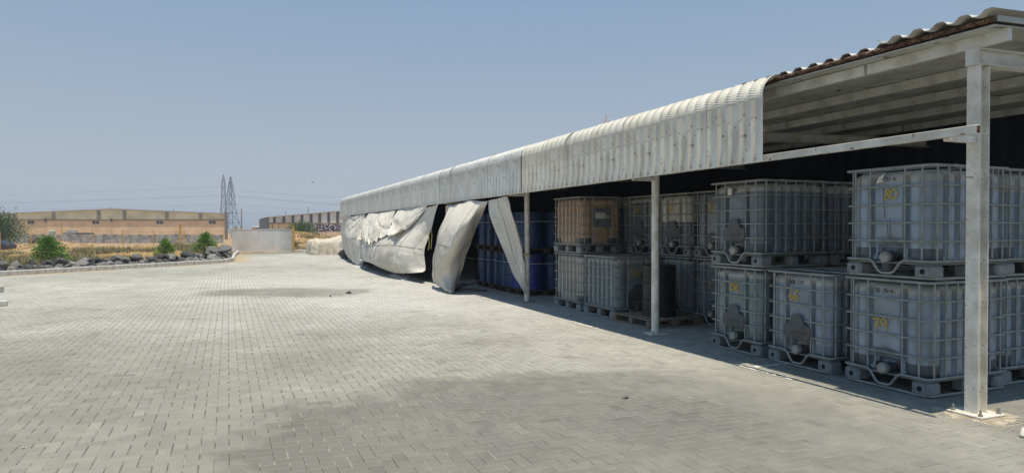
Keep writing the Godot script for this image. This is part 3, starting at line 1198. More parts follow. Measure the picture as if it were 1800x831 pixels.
# handwriting: strokes in a box 1 wide and 1.5 high
const GLYPH := {
	"0": [[[0.5, 1.5], [0.1, 1.15], [0.05, 0.5], [0.4, 0.0], [0.8, 0.3], [0.9, 1.0], [0.5, 1.5]]],
	"1": [[[0.5, 1.5], [0.48, 0.75], [0.5, 0.0]]],
	"2": [[[0.1, 1.2], [0.45, 1.5], [0.85, 1.15], [0.1, 0.0], [0.95, 0.05]]],
	"3": [[[0.1, 1.4], [0.8, 1.4], [0.4, 0.85], [0.85, 0.45], [0.5, 0.0], [0.1, 0.15]]],
	"4": [[[0.45, 1.5], [0.05, 0.55], [0.95, 0.55]], [[0.75, 1.0], [0.7, 0.0]]],
	"5": [[[0.85, 1.5], [0.25, 1.45], [0.15, 0.85], [0.7, 0.85], [0.85, 0.4], [0.5, 0.0], [0.1, 0.1]]],
	"6": [[[0.75, 1.5], [0.25, 1.0], [0.1, 0.4], [0.4, 0.0], [0.8, 0.25], [0.7, 0.65], [0.2, 0.55]]],
	"7": [[[0.0, 1.40], [0.5, 1.46], [0.95, 1.5]], [[0.95, 1.5], [0.62, 0.8], [0.5, 0.0]], [[0.28, 0.72], [0.9, 0.82]]],
	"8": [[[0.5, 0.8], [0.15, 1.15], [0.5, 1.5], [0.8, 1.15], [0.5, 0.8], [0.1, 0.4], [0.45, 0.0], [0.85, 0.35], [0.5, 0.8]]],
	"9": [[[0.85, 1.3], [0.4, 1.5], [0.1, 1.1], [0.4, 0.75], [0.85, 1.2], [0.8, 0.6], [0.75, 0.0]]],
	"I": [[[0.5, 1.5], [0.5, 0.0]]],
	"S": [[[0.85, 1.35], [0.45, 1.5], [0.15, 1.15], [0.75, 0.6], [0.6, 0.05], [0.1, 0.15]]],
	"O": [[[0.5, 1.5], [0.1, 1.0], [0.1, 0.4], [0.5, 0.0], [0.9, 0.4], [0.9, 1.0], [0.5, 1.5]]],
	"B": [[[0.15, 0.0], [0.15, 1.5], [0.7, 1.35], [0.6, 0.9], [0.2, 0.8], [0.8, 0.6], [0.75, 0.1], [0.15, 0.0]]],
	"D": [[[0.15, 0.0], [0.15, 1.5], [0.75, 1.2], [0.85, 0.6], [0.6, 0.1], [0.15, 0.0]]],
	"-": [[[0.15, 0.7], [0.8, 0.75]]],
	" ": [],
}

func writing(text: String, h: float, pen: float, sd: int) -> ArrayMesh:
	var m := MB.new()
	var r := RandomNumberGenerator.new()
	r.seed = sd
	var x := 0.0
	var u := h / 1.5
	var wide := text.length() * u * 1.05
	for ch in text:
		var slant := 0.10 + r.randfn(0, 0.05)
		for stroke in GLYPH[ch]:
			var c := Curve3D.new()
			for i in stroke.size():
				var q = stroke[i]
				var prev = stroke[maxi(i - 1, 0)]
				var next = stroke[mini(i + 1, stroke.size() - 1)]
				var tg := Vector3(next[0] - prev[0], next[1] - prev[1], 0) * u * 0.17
				var p := Vector3(x + (q[0] + q[1] * slant + r.randfn(0, 0.03)) * u, (q[1] + r.randfn(0, 0.03)) * u, 0)
				c.add_point(p, -tg, tg)
			c.bake_interval = h * 0.06
			var pts := Array(c.get_baked_points())
			var off := Vector3(-wide * 0.5, 0, 0)
			var line := []
			for q in pts: line.append(q + off)
			if line.size() > 1: m.tube(line, pen * 0.5, 6)
		x += u * 1.05
	for i in m.v.size(): m.v[i].z *= 0.3
	return m.done()


# o: fill, top, liquid, sediment, guard, no, note, tag, handle ("white", "blue", ""), valve
func container(label: String, at: Vector3, turn: float, o := {}) -> Node3D:
	var t := thing("liquid_container", label, "liquid container", at, turn, "caged liquid containers in the shed")
	var sd: int = names[[get_instance_id(), "liquid_container"]] * 17
	var top: Color = o.get("top", Color(0.42, 0.415, 0.375))
	var liq: Color = o.get("liquid", Color(0.165, 0.185, 0.215))
	part("bottle", bottle_mesh(o.get("fill", 0.99), top, liq, o.get("low_dark", 0.0), sd), M.bottle, t)
	part("lid", kit.lid, M.dark_plastic, t)
	for y in [1135, 945, 755, 570, 385]: part("cage_ring", kit["ring%d" % y], M.galv, t)
	part("base_ring", kit.base_ring, M.galv, t)
	for x in BAR_X:
		for z in [0.584, -0.584]:
			part("cage_bar", kit.bar, M.galv, t, loc(Vector3(x, 0, z)))
	for z in BAR_Z:
		for x in [0.484, -0.484]:
			part("cage_bar", kit.bar, M.galv, t, loc(Vector3(x, 0, z)))
	for z in [-0.22, 0.22]: part("top_bar", kit.top_bar, M.galv, t, loc(Vector3(0, 0, z)))
	part("pallet_deck", kit.deck, M.grey_plastic, t)
	part("skid", kit.skid, M.galv, t)
	for q in [[-0.40, 0.50], [0.40, 0.50], [-0.40, -0.50], [0.40, -0.50]]:
		var f := part("pallet_foot", kit.foot, M.grey_plastic, t, loc(Vector3(q[0], 0, q[1])))
		part("hole_shade_disc", kit.hole, M.hole_shade, f, loc(Vector3(0, 0.085, 0.1 * signf(q[1])), 0.0 if q[1] > 0 else PI))
	for q in [[-0.42, 0.0], [0.42, 0.0], [0.0, -0.52]]: part("pallet_foot", kit.mid_foot, M.grey_plastic, t, loc(Vector3(q[0], 0, q[1])))
	if o.get("valve", true):
		var v := part("valve", kit.valve, M.dark_plastic, t)
		part("valve_cap", kit.cap, M.valve_white if o.get("cap", true) else M.dark_plastic, v)
		var hd: String = o.get("handle", "white")
		if hd: part("valve_handle", kit.handle, M.valve_white if hd == "white" else M.valve_blue, v)
	if o.get("guard", false): part("valve_guard", kit.guard, M.dark_plastic, t)
	var zf := 0.584
	if o.has("no"):
		var pos: Vector2 = o.get("no_at", Vector2(0, 0.66))
		part("written_number", writing(o.no, o.get("no_h", 0.115), 0.0145, sd + 1), M.yellow_ink, t, loc(Vector3(pos.x, pos.y, zf), 0, Vector3(0, 0, o.get("no_tilt", 0.0))))
	if o.has("note"):
		part("written_note", writing(o.note, 0.045, 0.008, sd + 2), M.black_ink, t, loc(Vector3(-0.03, 1.0, zf - 0.003)))
	if o.has("paper"):
		var m := MB.new()
		var po := PackedVector2Array()
		for q in o.paper: po.append(Vector2(q[0], q[1]))
		m.plate(po, 0.003, loc(Vector3(0, 0, zf + 0.004)))
		part("paper_label", m, M.paper, t)
	if o.has("drips"):
		var m := MB.new()
		for q in [[-0.045, 0.94, 0.62], [0.0, 0.6, 0.40], [0.03, 0.62, 0.40]]:
			m.tube([Vector3(q[0], q[1], zf - 0.001), Vector3(q[0] + 0.004, (q[1] + q[2]) / 2, zf - 0.001), Vector3(q[0] + 0.012, q[2], zf - 0.004)], 0.003, 4)
		part("drip_stain", m, M.black_ink, t)
	return t


func drum_mesh() -> ArrayMesh:
	var m := MB.new()
	var p := [Vector2(0.0, 0.012), Vector2(0.27, 0.012), Vector2(0.28, 0.0), Vector2(0.292, 0.004), Vector2(0.29, 0.02)]
	for k in 4: p += [Vector2(0.286, 0.05 + k * 0.045), Vector2(0.291, 0.07 + k * 0.045)]
	p += [Vector2(0.286, 0.24), Vector2(0.286, 0.275), Vector2(0.297, 0.29), Vector2(0.297, 0.30), Vector2(0.286, 0.315), Vector2(0.286, 0.565), Vector2(0.297, 0.58), Vector2(0.297, 0.59), Vector2(0.286, 0.605), Vector2(0.286, 0.64)]
	for k in 4: p += [Vector2(0.291, 0.665 + k * 0.045), Vector2(0.286, 0.685 + k * 0.045)]
	p += [Vector2(0.29, 0.86), Vector2(0.294, 0.875), Vector2(0.288, 0.885), Vector2(0.278, 0.88), Vector2(0.275, 0.862), Vector2(0.0, 0.862)]
	m.lathe(p, 32)
	m.lathe([Vector2(0.035, 0.86), Vector2(0.035, 0.876), Vector2(0.0, 0.876)], 10, Transform3D(Basis.IDENTITY, Vector3(0.19, 0, 0)))
	return m.done()


func pallet(label: String, at: Vector3, turn: float, w: float, d: float, mt: Material, group := "") -> Node3D:
	var t := thing("wooden_pallet", label, "pallet", at, turn, group)
	for k in 7:
		var m := MB.new()
		m.box(Vector3(0, 0.134, -d / 2 + 0.05 + (d - 0.1) * k / 6.0), Vector3(w, 0.02, 0.1), 0.003)
		part("deck_board", m, mt, t)
	for x in [-w / 2 + 0.05, 0.0, w / 2 - 0.05]:
		for z in [-d / 2 + 0.07, 0.0, d / 2 - 0.07]:
			var m := MB.new()
			m.box(Vector3(x, 0.063, z), Vector3(0.1, 0.078, 0.14), 0.003)
			part("block", m, mt, t)
		var m := MB.new()
		m.box(Vector3(x, 0.112, 0), Vector3(0.1, 0.02, d), 0.002)
		part("stringer_board", m, mt, t)
	for z in [-d / 2 + 0.05, d / 2 - 0.05, 0.0]:
		var m := MB.new()
		m.box(Vector3(0, 0.013, z), Vector3(w, 0.02, 0.1), 0.002)
		part("bottom_board", m, mt, t)
	return t


func make_goods() -> void:
	make_kit()
	var Y := -PI / 2   # valve towards the yard
	var blue := Color(0.25, 0.308, 0.368)
	var slate := Color(0.165, 0.205, 0.24)
	var teal := Color(0.20, 0.26, 0.27)
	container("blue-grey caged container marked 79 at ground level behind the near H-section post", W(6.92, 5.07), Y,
		{"no": "79", "no_at": Vector2(-0.06, 0.592), "no_h": 0.135, "no_tilt": 0.05, "note": "ISO 24-4", "low_dark": 0.85, "handle": "blue", "liquid": Color(0.295, 0.358, 0.418), "fill": 1.0})
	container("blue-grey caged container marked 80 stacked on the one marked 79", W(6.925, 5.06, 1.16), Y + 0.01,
		{"no": "80", "no_at": Vector2(0.03, 0.815), "no_h": 0.105, "note": "ISO 71-4", "low_dark": 0.8, "handle": "blue", "liquid": Color(0.31, 0.375, 0.44), "fill": 0.985, "paper": [[-0.13, 0.985], [-0.10, 1.05], [-0.02, 1.09], [-0.06, 1.02], [-0.03, 1.0]], "drips": true})
	container("lower caged container at the right edge, behind the one marked 79", W(8.17, 5.16), Y, {"low_dark": 0.85, "liquid": Color(0.235, 0.292, 0.350), "fill": 1.02})
	container("upper caged container with a deep pale top band at the right edge", W(8.17, 5.14, 1.16), Y, {"low_dark": 0.8, "liquid": Color(0.235, 0.292, 0.350), "fill": 0.90})
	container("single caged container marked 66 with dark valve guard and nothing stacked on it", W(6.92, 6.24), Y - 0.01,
		{"no": "66", "no_at": Vector2(-0.07, 0.80), "no_h": 0.125, "note": "BOD 313", "guard": true, "low_dark": 0.35, "liquid": blue, "fill": 1.0})
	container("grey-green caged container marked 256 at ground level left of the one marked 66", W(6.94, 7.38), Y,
		{"no": "256", "no_at": Vector2(-0.02, 0.835), "no_h": 0.085, "guard": true, "low_dark": 0.3, "liquid": teal, "fill": 1.01})
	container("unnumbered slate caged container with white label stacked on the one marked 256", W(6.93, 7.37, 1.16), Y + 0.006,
		{"note": "ISO", "guard": true, "low_dark": 0.7, "liquid": slate, "fill": 1.0, "paper": [[-0.15, 0.96], [-0.06, 0.965], [-0.055, 1.05], [-0.14, 1.055]]})
	container("dark ground-level caged container in the second row behind the single unstacked container", W(8.2, 6.28), Y, {"liquid": slate})
	container("darkest bottom container of the second row, under the dark upper one beside white label", W(8.2, 7.42), Y, {"liquid": slate})
	container("dark upper caged container stacked behind the unnumbered slate one with white label", W(8.2, 7.42, 1.16), Y, {"liquid": slate})
	container("recessed upper caged container marked 170 beside the round post", W(8.16, 9.36, 1.16), Y,
		{"no": "170", "no_at": Vector2(-0.1, 0.778), "no_h": 0.145, "liquid": Color(0.20, 0.24, 0.275), "fill": 1.1, "top": Color(0.2, 0.21, 0.21)})
	container("recessed lower caged container below the one marked 170", W(8.16, 9.36), Y, {"no": "2", "no_at": Vector2(-0.05, 0.66), "no_h": 0.07, "liquid": slate, "fill": 1.04, "low_dark": 0.2})
	container("half-full pale caged container behind the round post and above the black drum", W(8.16, 10.46, 1.16), Y,
		{"no": "30", "no_at": Vector2(-0.08, 0.82), "no_h": 0.10, "guard": true, "note": "IS", "liquid": Color(0.13, 0.155, 0.18), "fill": 0.62, "top": Color(0.52, 0.51, 0.45)})
	container("recessed lower caged container behind the black drum", W(8.16, 10.46), Y, {"liquid": slate, "fill": 1.04})
	container("recessed upper caged container marked 77 between pinkish container and round post", W(8.16, 11.56, 1.16), Y,
		{"no": "77", "no_at": Vector2(-0.12, 0.785), "no_h": 0.11, "guard": true, "liquid": Color(0.13, 0.16, 0.175), "fill": 1.02})
	container("dark lower caged container hidden mostly behind the one marked 168", W(8.16, 11.56), Y, {"liquid": slate})
	container("lower caged container marked 168 with pale top band and open space above", W(7.0, 11.35), 0.0,
		{"no": "168", "no_at": Vector2(-0.05, 0.782), "no_h": 0.135, "liquid": Color(0.235, 0.290, 0.305), "fill": 1.02, "guard": true, "cap": false})
	container("cream-white lower caged container left of the one marked 168", W(7.0, 12.66), PI, {"liquid": Color(0.50, 0.49, 0.44), "fill": 1.0, "top": Color(0.54, 0.53, 0.47), "low_dark": 0.8})
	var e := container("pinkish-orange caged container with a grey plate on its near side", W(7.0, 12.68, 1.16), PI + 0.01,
		{"liquid": Color(0.52, 0.36, 0.23), "fill": 1.04, "top": Color(0.46, 0.32, 0.23), "low_dark": 0.9})
	var m := MB.new()
	m.box(Vector3(0.0, 0.72, -0.607), Vector3(0.42, 0.38, 0.006), 0.002)
	var pl := part("plate", m, M.plate, e)
	m = MB.new()
	var po := PackedVector2Array()
	for q in [[-0.11, -0.055], [0.12, -0.055], [0.12, 0.065], [-0.095, 0.065], [-0.11, 0.05]]: po.append(Vector2(q[0], q[1]))
	m.plate(po, 0.003, loc(Vector3(0.045, 0.755, -0.612), PI))
	part("paper_label", m, M.paper, pl)
	m = MB.new()
	m.box(Vector3(0.045, 0.697, -0.612), Vector3(0.22, 0.012, 0.003))
	part("label_stripe", m, M.blue_ink, pl)
	m = MB.new()
	for k in 3: m.box(Vector3(-0.145, 0.77 - k * 0.025, -0.612), Vector3(0.085, 0.012, 0.003), 0.0, Basis(Vector3.BACK, -0.15))
	part("print_line", m, M.paper, pl)
	container("dark caged container deep behind the pinkish-orange one", W(8.2, 12.7, 1.16), Y, {"liquid": slate})
	container("dark lower caged container deep behind the cream-white one", W(8.2, 12.7), Y, {"liquid": slate})

	# drums
	var dm := drum_mesh()
	pallet("worn wooden pallet under the black drum beside the round post", W(7.0, 10.14), PI / 2 + 0.02, 1.12, 1.1, M.wood)
	single("steel_drum", dm, M.black_drum, "black ribbed drum standing on a wooden pallet behind the round post", "drum", loc(W(6.97, 10.03, 0.146)))
	var n := 0
	for lvl in 2:
		for row in 2:
			for k in 3:
				if row == 1 and k > 1: continue
				var cs := 15.82 + k * 1.2
				var cl := 7.3 + row * 1.25
				var y := lvl * 1.04
				pallet("dark wooden pallet under the %s tier of blue drums, %s row, behind tied-back canvas" % [["lower", "upper"][lvl], ["front", "rear"][row]], W(cl, cs, y), PI / 2, 1.16, 1.16, M.dark_wood, "pallets under the blue drums")
				for q in [[-0.295, -0.3], [0.295, -0.3], [-0.295, 0.3], [0.295, 0.3]]:
					var bright: bool = lvl == 0 and row == 0 and k == 0 and q[0] < 0
					var o := single("steel_drum", dm, M.bright_drum if bright else M.blue_drum,
						"bright violet-blue drum at ground level behind the tied-back canvas" if bright else "dark blue drum in the %s tier, %s row, behind the tied-back canvas" % [["lower", "upper"][lvl], ["front", "rear"][row]], "drum",
						loc(W(cl + q[0], cs + q[1], y + 0.146), n * 1.3), "bright blue drums" if bright else "blue drums stacked on pallets")
					n += 1
				if row == 0:
					var st := MB.new()
					var lp := loop(0.60, 0.605, 0.29, 0.0, 6)
					var p2 := []
					for p in lp: p2.append(p + Vector3(0, 0.006 * sin(p.x * 9 + p.z * 7 + k), 0))
					st.tube(p2, 0.007, 5, true)
					single("packing_strap", st, M.frame_white, "white strap tied round a block of blue drums on a pallet", "strap", loc(W(cl, cs, y + 0.146 + 0.64)), "straps round the blue drums")
	for lvl in 2:
		pallet("dark wooden pallet of drums half hidden by the billowing canvas", W(8.0, 20.3, lvl * 1.04), PI / 2, 1.16, 1.16, M.dark_wood, "pallets behind the billowing canvas")
		for q in [[-0.295, -0.3], [0.295, -0.3], [-0.295, 0.3], [0.295, 0.3]]:
			single("steel_drum", dm, M.blue_drum, "blue drum half hidden behind the billowing canvas", "drum", loc(W(8.0 + q[0], 20.3 + q[1], lvl * 1.04 + 0.146)), "drums behind the billowing canvas")


# ------------------------------------------------------------------ canvas
func cr(a: float, b: float, c: float, d: float, t: float) -> float:
	return 0.5 * (2 * b + (c - a) * t + (2 * a - 5 * b + 4 * c - d) * t * t + (3 * b - a - 3 * c + d) * t * t * t)


func crv(a: Vector3, b: Vector3, c: Vector3, d: Vector3, t: float) -> Vector3:
	return Vector3(cr(a.x, b.x, c.x, d.x, t), cr(a.y, b.y, c.y, d.y, t), cr(a.z, b.z, c.z, d.z, t))


var last_cloth := []

# a stitched seam across the sheet just made, through points (u, v)
func seam(sheet: Node, line: Array) -> void:
	var nv := last_cloth.size() - 1
	var nu: int = last_cloth[0].size() - 1
	var pts := []
	for k in line.size() - 1:
		for j in 24:
			var q: Vector2 = (line[k] as Vector2).lerp(line[k + 1], j / 24.0)
			var fu := clampf(q.x, 0, 0.9999) * nu
			var fv := clampf(q.y, 0, 0.9999) * nv
			var i0 := int(fu)
			var j0 := int(fv)
			var a: Vector3 = (last_cloth[j0][i0] as Vector3).lerp(last_cloth[j0][i0 + 1], fu - i0)
			var b: Vector3 = (last_cloth[j0 + 1][i0] as Vector3).lerp(last_cloth[j0 + 1][i0 + 1], fu - i0)
			pts.append(a.lerp(b, fv - j0))
	var m := MB.new()
	m.tube(pts, 0.011, 5)
	part("seam", m, M.canvas_seam, sheet)


# ctrl: rows of [lat, s, h]; fold(u, v) is added outwards
func cloth(ctrl: Array, nu: int, nv: int, fold: Callable) -> MB:
	var cp := []
	for row in ctrl:
		var r := []
		for q in row: r.append(W(q[0], q[1], q[2]))
		cp.append(r)
	var R := cp.size()
	var C: int = cp[0].size()
	var rows := []
	for j in nv + 1:
		var v := float(j) / nv
		var fv := v * (R - 1)
		var j1 := mini(int(fv), R - 2)
		var tv := fv - j1
		var pts := []
		for c in C:
			pts.append(crv(cp[maxi(j1 - 1, 0)][c], cp[j1][c], cp[j1 + 1][c], cp[mini(j1 + 2, R - 1)][c], tv))
		var row := PackedVector3Array()
		for i in nu + 1:
			var u := float(i) / nu
			var fu := u * (C - 1)
			var i1 := mini(int(fu), C - 2)
			var tu := fu - i1
			var p := crv(pts[maxi(i1 - 1, 0)], pts[i1], pts[i1 + 1], pts[mini(i1 + 2, C - 1)], tu)
			var f: Vector3 = fold.call(u, v)
			row.append(p + f)
		rows.append(row)
	var m := MB.new()
	m.grid(rows)
	# hem: a rope-thick edge
	m.tube(Array(rows[-1]), 0.009, 5)
	last_cloth = rows
	return m


func make_canvas() -> void:
	var sheet: Node
	var ns := noise(201, 1.0, 3)
	var n2 := noise(202, 1.0, 4)
	# sharp crease wave
	var crease := func(t: float) -> float: return pow(absf(sin(t)), 0.6) * 2.0 - 1.0
	# far end section
	var m := cloth([
		[[5.83, 38.18, 2.32], [5.81, 35.74, 2.27], [5.81, 33.31, 2.33], [5.80, 30.73, 2.35], [5.80, 29.49, 2.35]],
		[[5.84, 38.61, 1.70], [5.64, 35.87, 1.75], [5.55, 33.40, 1.70], [5.54, 30.66, 1.75], [5.59, 29.48, 1.80]],
		[[5.91, 39.00, 1.11], [5.63, 36.21, 1.06], [5.34, 33.31, 1.01], [5.31, 30.37, 1.01], [5.49, 29.58, 1.01]],
		[[5.98, 39.44, 0.58], [5.72, 36.21, 0.27], [5.54, 33.92, 0.12], [5.25, 30.38, 0.04], [5.35, 29.58, 0.03]]], 150, 56,
		func(u: float, v: float) -> Vector3:
			var d := sin(PI * clampf(v, 0, 1)) * 0.6 + 0.4 * v
			var f: float = crease.call(u * 13.0 + v * 3.0 + ns.get_noise_2d(u * 2, v * 1.2) * 1.6) * 0.042 * d
			f += ns.get_noise_2d(u * 6, v * 2) * 0.06 * d
			var sag := absf(sin(u * PI * 3.0)) * 0.16 * (1.0 - smoothstep(0.0, 0.25, v))
			return Vector3(-f, -sag, 0))
	sheet = single("canvas_sheet", m, M.canvas, "creased off-white canvas hanging to a point at the far end of the shed", "canvas sheet", Transform3D.IDENTITY, "canvas sheets hung along the shed front")
	seam(sheet, [Vector2(0, 0.55), Vector2(0.5, 0.6), Vector2(1, 0.55)])
	seam(sheet, [Vector2(0.3, 0), Vector2(0.33, 1)])
	# swags over the far section
	m = cloth([
		[[5.76, 36.49, 2.29], [5.74, 34.61, 2.25], [5.73, 32.57, 2.31], [5.73, 31.03, 2.33]],
		[[5.72, 36.47, 1.84], [5.56, 34.63, 1.60], [5.49, 32.78, 1.62], [5.62, 30.70, 1.84]],
		[[5.71, 36.29, 1.46], [5.49, 34.59, 1.13], [5.40, 32.66, 1.09], [5.48, 30.28, 1.46]]], 90, 40,
		func(u: float, v: float) -> Vector3:
			var arc := sin(v * 17.0 + 4.0 * pow(u * 2.0 - 1.0, 2) * 3.0)
			var f := arc * 0.032 * sin(PI * u) + ns.get_noise_2d(u * 3 + 7, v * 2) * 0.04
			return Vector3(-f, -absf(arc) * 0.03, 0))
	single("canvas_flap", m, M.canvas, "torn canvas layer sagging in curved swags over the far end sheet", "canvas flap")
	# the big billowing panel
	m = cloth([
		[[5.80, 30.64, 2.34], [5.81, 27.60, 2.33], [5.80, 24.55, 2.35], [5.80, 21.87, 2.38], [5.78, 19.59, 2.39]],
		[[5.54, 30.18, 1.75], [5.47, 27.46, 1.78], [5.51, 24.65, 1.81], [5.56, 22.23, 1.83], [5.77, 20.21, 1.72]],
		[[5.23, 29.52, 1.11], [5.04, 27.16, 1.13], [5.00, 24.61, 1.15], [5.10, 22.28, 1.13], [5.59, 20.40, 0.96]],
		[[5.16, 28.69, 0.53], [4.96, 27.1, 0.52], [4.90, 24.9, 0.50], [4.97, 22.27, 0.51], [5.54, 20.11, 0.46]],
		[[4.98, 28.27, 0.33], [5.01, 26.17, 0.35], [5.06, 24.31, 0.24], [5.14, 22.23, 0.19], [5.37, 19.85, 0.35]]], 220, 90,
		func(u: float, v: float) -> Vector3:
			var fan := (u - 1.03) / (0.35 + v * 1.2)
			var near := smoothstep(0.35, 1.0, u) * (1.0 - smoothstep(0.45, 0.85, v))
			var f: float = crease.call(fan * 26.0 + ns.get_noise_2d(u * 2, v * 2) * 1.5) * 0.020 * near + crease.call(u * 16.0 + v * 2.0 + ns.get_noise_2d(u * 2, v) * 2.0) * 0.014 * v * (1.0 - smoothstep(0.2, 0.6, u))
			f += ns.get_noise_2d(u * 3 + 3, v * 1.6) * 0.05 * (0.3 + v * (1 - v) * 2.0) + ns.get_noise_2d(u * 12, v * 5) * 0.004
			f -= 0.005 * exp(-pow((v - 0.50 - 0.12 * u + 0.05 * u * u) / 0.012, 2))
			var sag := absf(sin(u * PI * 4.0)) * 0.06 * (1.0 - smoothstep(0.0, 0.2, v))
			return Vector3(-f, -sag, 0))
	sheet = single("canvas_sheet", m, M.canvas, "widest billowing off-white canvas sheet with its hem lifted off the ground", "canvas sheet", Transform3D.IDENTITY, "canvas sheets hung along the shed front")
	seam(sheet, [Vector2(0, 0.62), Vector2(0.45, 0.55), Vector2(1, 0.48)])
	seam(sheet, [Vector2(0.52, 0), Vector2(0.5, 1)])
	seam(sheet, [Vector2(0.86, 0), Vector2(0.8, 0.5), Vector2(0.78, 1)])
	# torn outer layer, two ragged flaps
	m = cloth([
		[[5.75, 30.07, 2.34], [5.75, 28.19, 2.31], [5.75, 26.46, 2.33], [5.74, 24.93, 2.35]],
		[[5.47, 29.77, 1.94], [5.40, 27.78, 1.89], [5.42, 26.12, 1.94], [5.54, 24.55, 1.99]],
		[[5.23, 29.44, 1.55], [5.14, 27.44, 1.49], [5.17, 25.66, 1.55], [5.35, 24.03, 1.72]],
		[[5.07, 29.16, 1.23], [4.98, 27.02, 1.21], [4.97, 25.34, 1.07], [5.20, 23.56, 1.51]]], 100, 40,
		func(u: float, v: float) -> Vector3:
			var rag := (n2.get_noise_1d(u * 9.0) * 0.22 + n2.get_noise_1d(u * 40.0) * 0.05) * smoothstep(0.6, 1.0, v)
			var f: float = crease.call(u * 8.0 - v * 5.0 + ns.get_noise_2d(u * 2 + 9, v * 1.5) * 1.2) * 0.030 * smoothstep(0, 0.4, v)
			f += ns.get_noise_2d(u * 3 + 17, v * 2) * 0.04
			return Vector3(-f, rag, 0))
	sheet = single("canvas_flap", m, M.canvas, "ragged left-hand torn flap lying over the widest canvas sheet", "canvas flap")
	seam(sheet, [Vector2(0.45, 0), Vector2(0.42, 1)])
	m = cloth([
		[[5.75, 24.64, 2.35], [5.75, 23.21, 2.35], [5.75, 21.68, 2.37], [5.74, 20.64, 2.38]],
		[[5.49, 24.27, 1.99], [5.50, 23.22, 1.97], [5.56, 21.96, 2.01], [5.68, 21.03, 2.14]],
		[[5.29, 23.76, 1.68], [5.33, 23.11, 1.62], [5.38, 22.12, 1.66], [5.55, 21.43, 1.89]],
		[[5.05, 23.42, 1.39], [5.13, 22.81, 1.45], [5.17, 22.24, 1.43], [5.38, 21.81, 1.72]]], 80, 36,
		func(u: float, v: float) -> Vector3:
			var rag := (n2.get_noise_1d(u * 7.0 + 80) * 0.16 + n2.get_noise_1d(u * 30.0 + 30) * 0.05) * smoothstep(0.6, 1.0, v)
			var f := sin(u * 9.0 + v * 3.0 + ns.get_noise_2d(u * 2 + 19, v * 2) * 1.5) * 0.02 + ns.get_noise_2d(u * 3 + 37, v * 2) * 0.04
			f += 0.12 * exp(-pow((u - 0.75) / 0.15, 2)) * smoothstep(0.8, 1.0, v)
			return Vector3(-f, rag, 0))
	single("canvas_flap", m, M.canvas, "smaller right-hand torn flap near the top of the widest canvas sheet", "canvas flap")
	# upright bulging sheet between the bays
	m = cloth([
		[[5.75, 18.34, 2.32], [5.74, 17.3, 2.38], [5.74, 16.07, 2.39], [5.76, 15.31, 2.33]],
		[[5.5, 18.3, 1.75], [5.3, 17.3, 1.8], [5.38, 15.95, 1.75], [5.88, 16.2, 1.9]],
		[[5.35, 18.4, 1.04], [5.12, 17.5, 1.1], [5.22, 16.4, 1.05], [5.86, 16.8, 1.3]],
		[[5.4, 18.85, 0.46], [5.18, 17.9, 0.5], [5.22, 17.0, 0.42], [5.7, 16.95, 0.75]],
		[[5.5, 19.15, 0.14], [5.36, 18.3, 0.10], [5.2, 16.5, 0.03], [5.6, 17.36, 0.12]]], 110, 70,
		func(u: float, v: float) -> Vector3:
			var f := ns.get_noise_2d(u * 3 + 50, v * 2) * 0.05 * sin(PI * v) + ns.get_noise_2d(u * 10 + 50, v * 4) * 0.010
			f += 0.10 * exp(-pow((u - 0.66) / 0.03, 2)) * smoothstep(0.1, 0.4, v) * (1 - smoothstep(0.9, 1.0, v))
			f += sin(u * 34.0 + v * 9.0) * 0.012 * smoothstep(0.55, 0.95, v) + sin(u * 26.0 - v * 8.0) * 0.014 * (1.0 - smoothstep(0.0, 0.4, v))
			var sag := absf(sin(u * PI * 2.0)) * 0.05 * (1.0 - smoothstep(0.0, 0.15, v))
			return Vector3(-f, -sag, -f * 0.4))
	sheet = single("canvas_sheet", m, M.canvas, "tall bulging off-white canvas sheet hanging between the dark gap and blue drums", "canvas sheet", Transform3D.IDENTITY, "canvas sheets hung along the shed front")
	seam(sheet, [Vector2(0.3, 0), Vector2(0.27, 0.5), Vector2(0.3, 1)])
	seam(sheet, [Vector2(0.66, 0.05), Vector2(0.64, 0.5), Vector2(0.62, 0.97)])
	seam(sheet, [Vector2(0, 0.42), Vector2(0.6, 0.45)])
	# sheet gathered to the round post
	m = cloth([
		[[5.770, 15.310, 2.330], [5.784, 14.910, 2.348], [5.798, 14.533, 2.365], [5.810, 14.200, 2.380]],
		[[5.750, 15.120, 1.950], [5.815, 14.717, 1.914], [5.876, 14.336, 1.880], [5.930, 14.000, 1.850]],
		[[5.850, 14.750, 1.360], [5.933, 14.466, 1.338], [6.011, 14.197, 1.318], [6.080, 13.960, 1.300]],
		[[5.950, 14.230, 0.690], [6.015, 14.129, 0.694], [6.076, 14.034, 0.697], [6.130, 13.950, 0.700]],
		[[6.100, 13.900, 0.240], [6.118, 13.911, 0.226], [6.135, 13.921, 0.212], [6.150, 13.930, 0.200]]], 70, 60,
		func(u: float, v: float) -> Vector3:
			var k := smoothstep(0.35, 1.0, u)
			var f: float = crease.call(u * 15.0 + ns.get_noise_2d(u, v * 2) * 1.6) * 0.045 * k * (1.0 - 0.5 * v) + ns.get_noise_2d(u * 3 + 90, v * 2) * 0.04
			return Vector3(-f, 0, -f * 0.5))
	sheet = single("canvas_sheet", m, M.canvas, "narrow canvas sheet gathered and tied to the round post before blue drums", "canvas sheet", Transform3D.IDENTITY, "canvas sheets hung along the shed front")
	seam(sheet, [Vector2(0.45, 0), Vector2(0.42, 1)])
	m = MB.new()
	var rp := []
	for k in 41:
		var a := TAU * 2.6 * k / 40.0
		rp.append(W(6.21, 14.06, 1.06 + 0.035 * k / 40.0) + Vector3(cos(a) * (0.085 + 0.05 * (cos(a) * 0.5 - 0.5) * -1), 0, sin(a) * 0.085))
	rp.append(W(6.08, 14.1, 0.9)); rp.append(W(6.09, 14.12, 0.78))
	m.tube(rp, 0.009, 5)
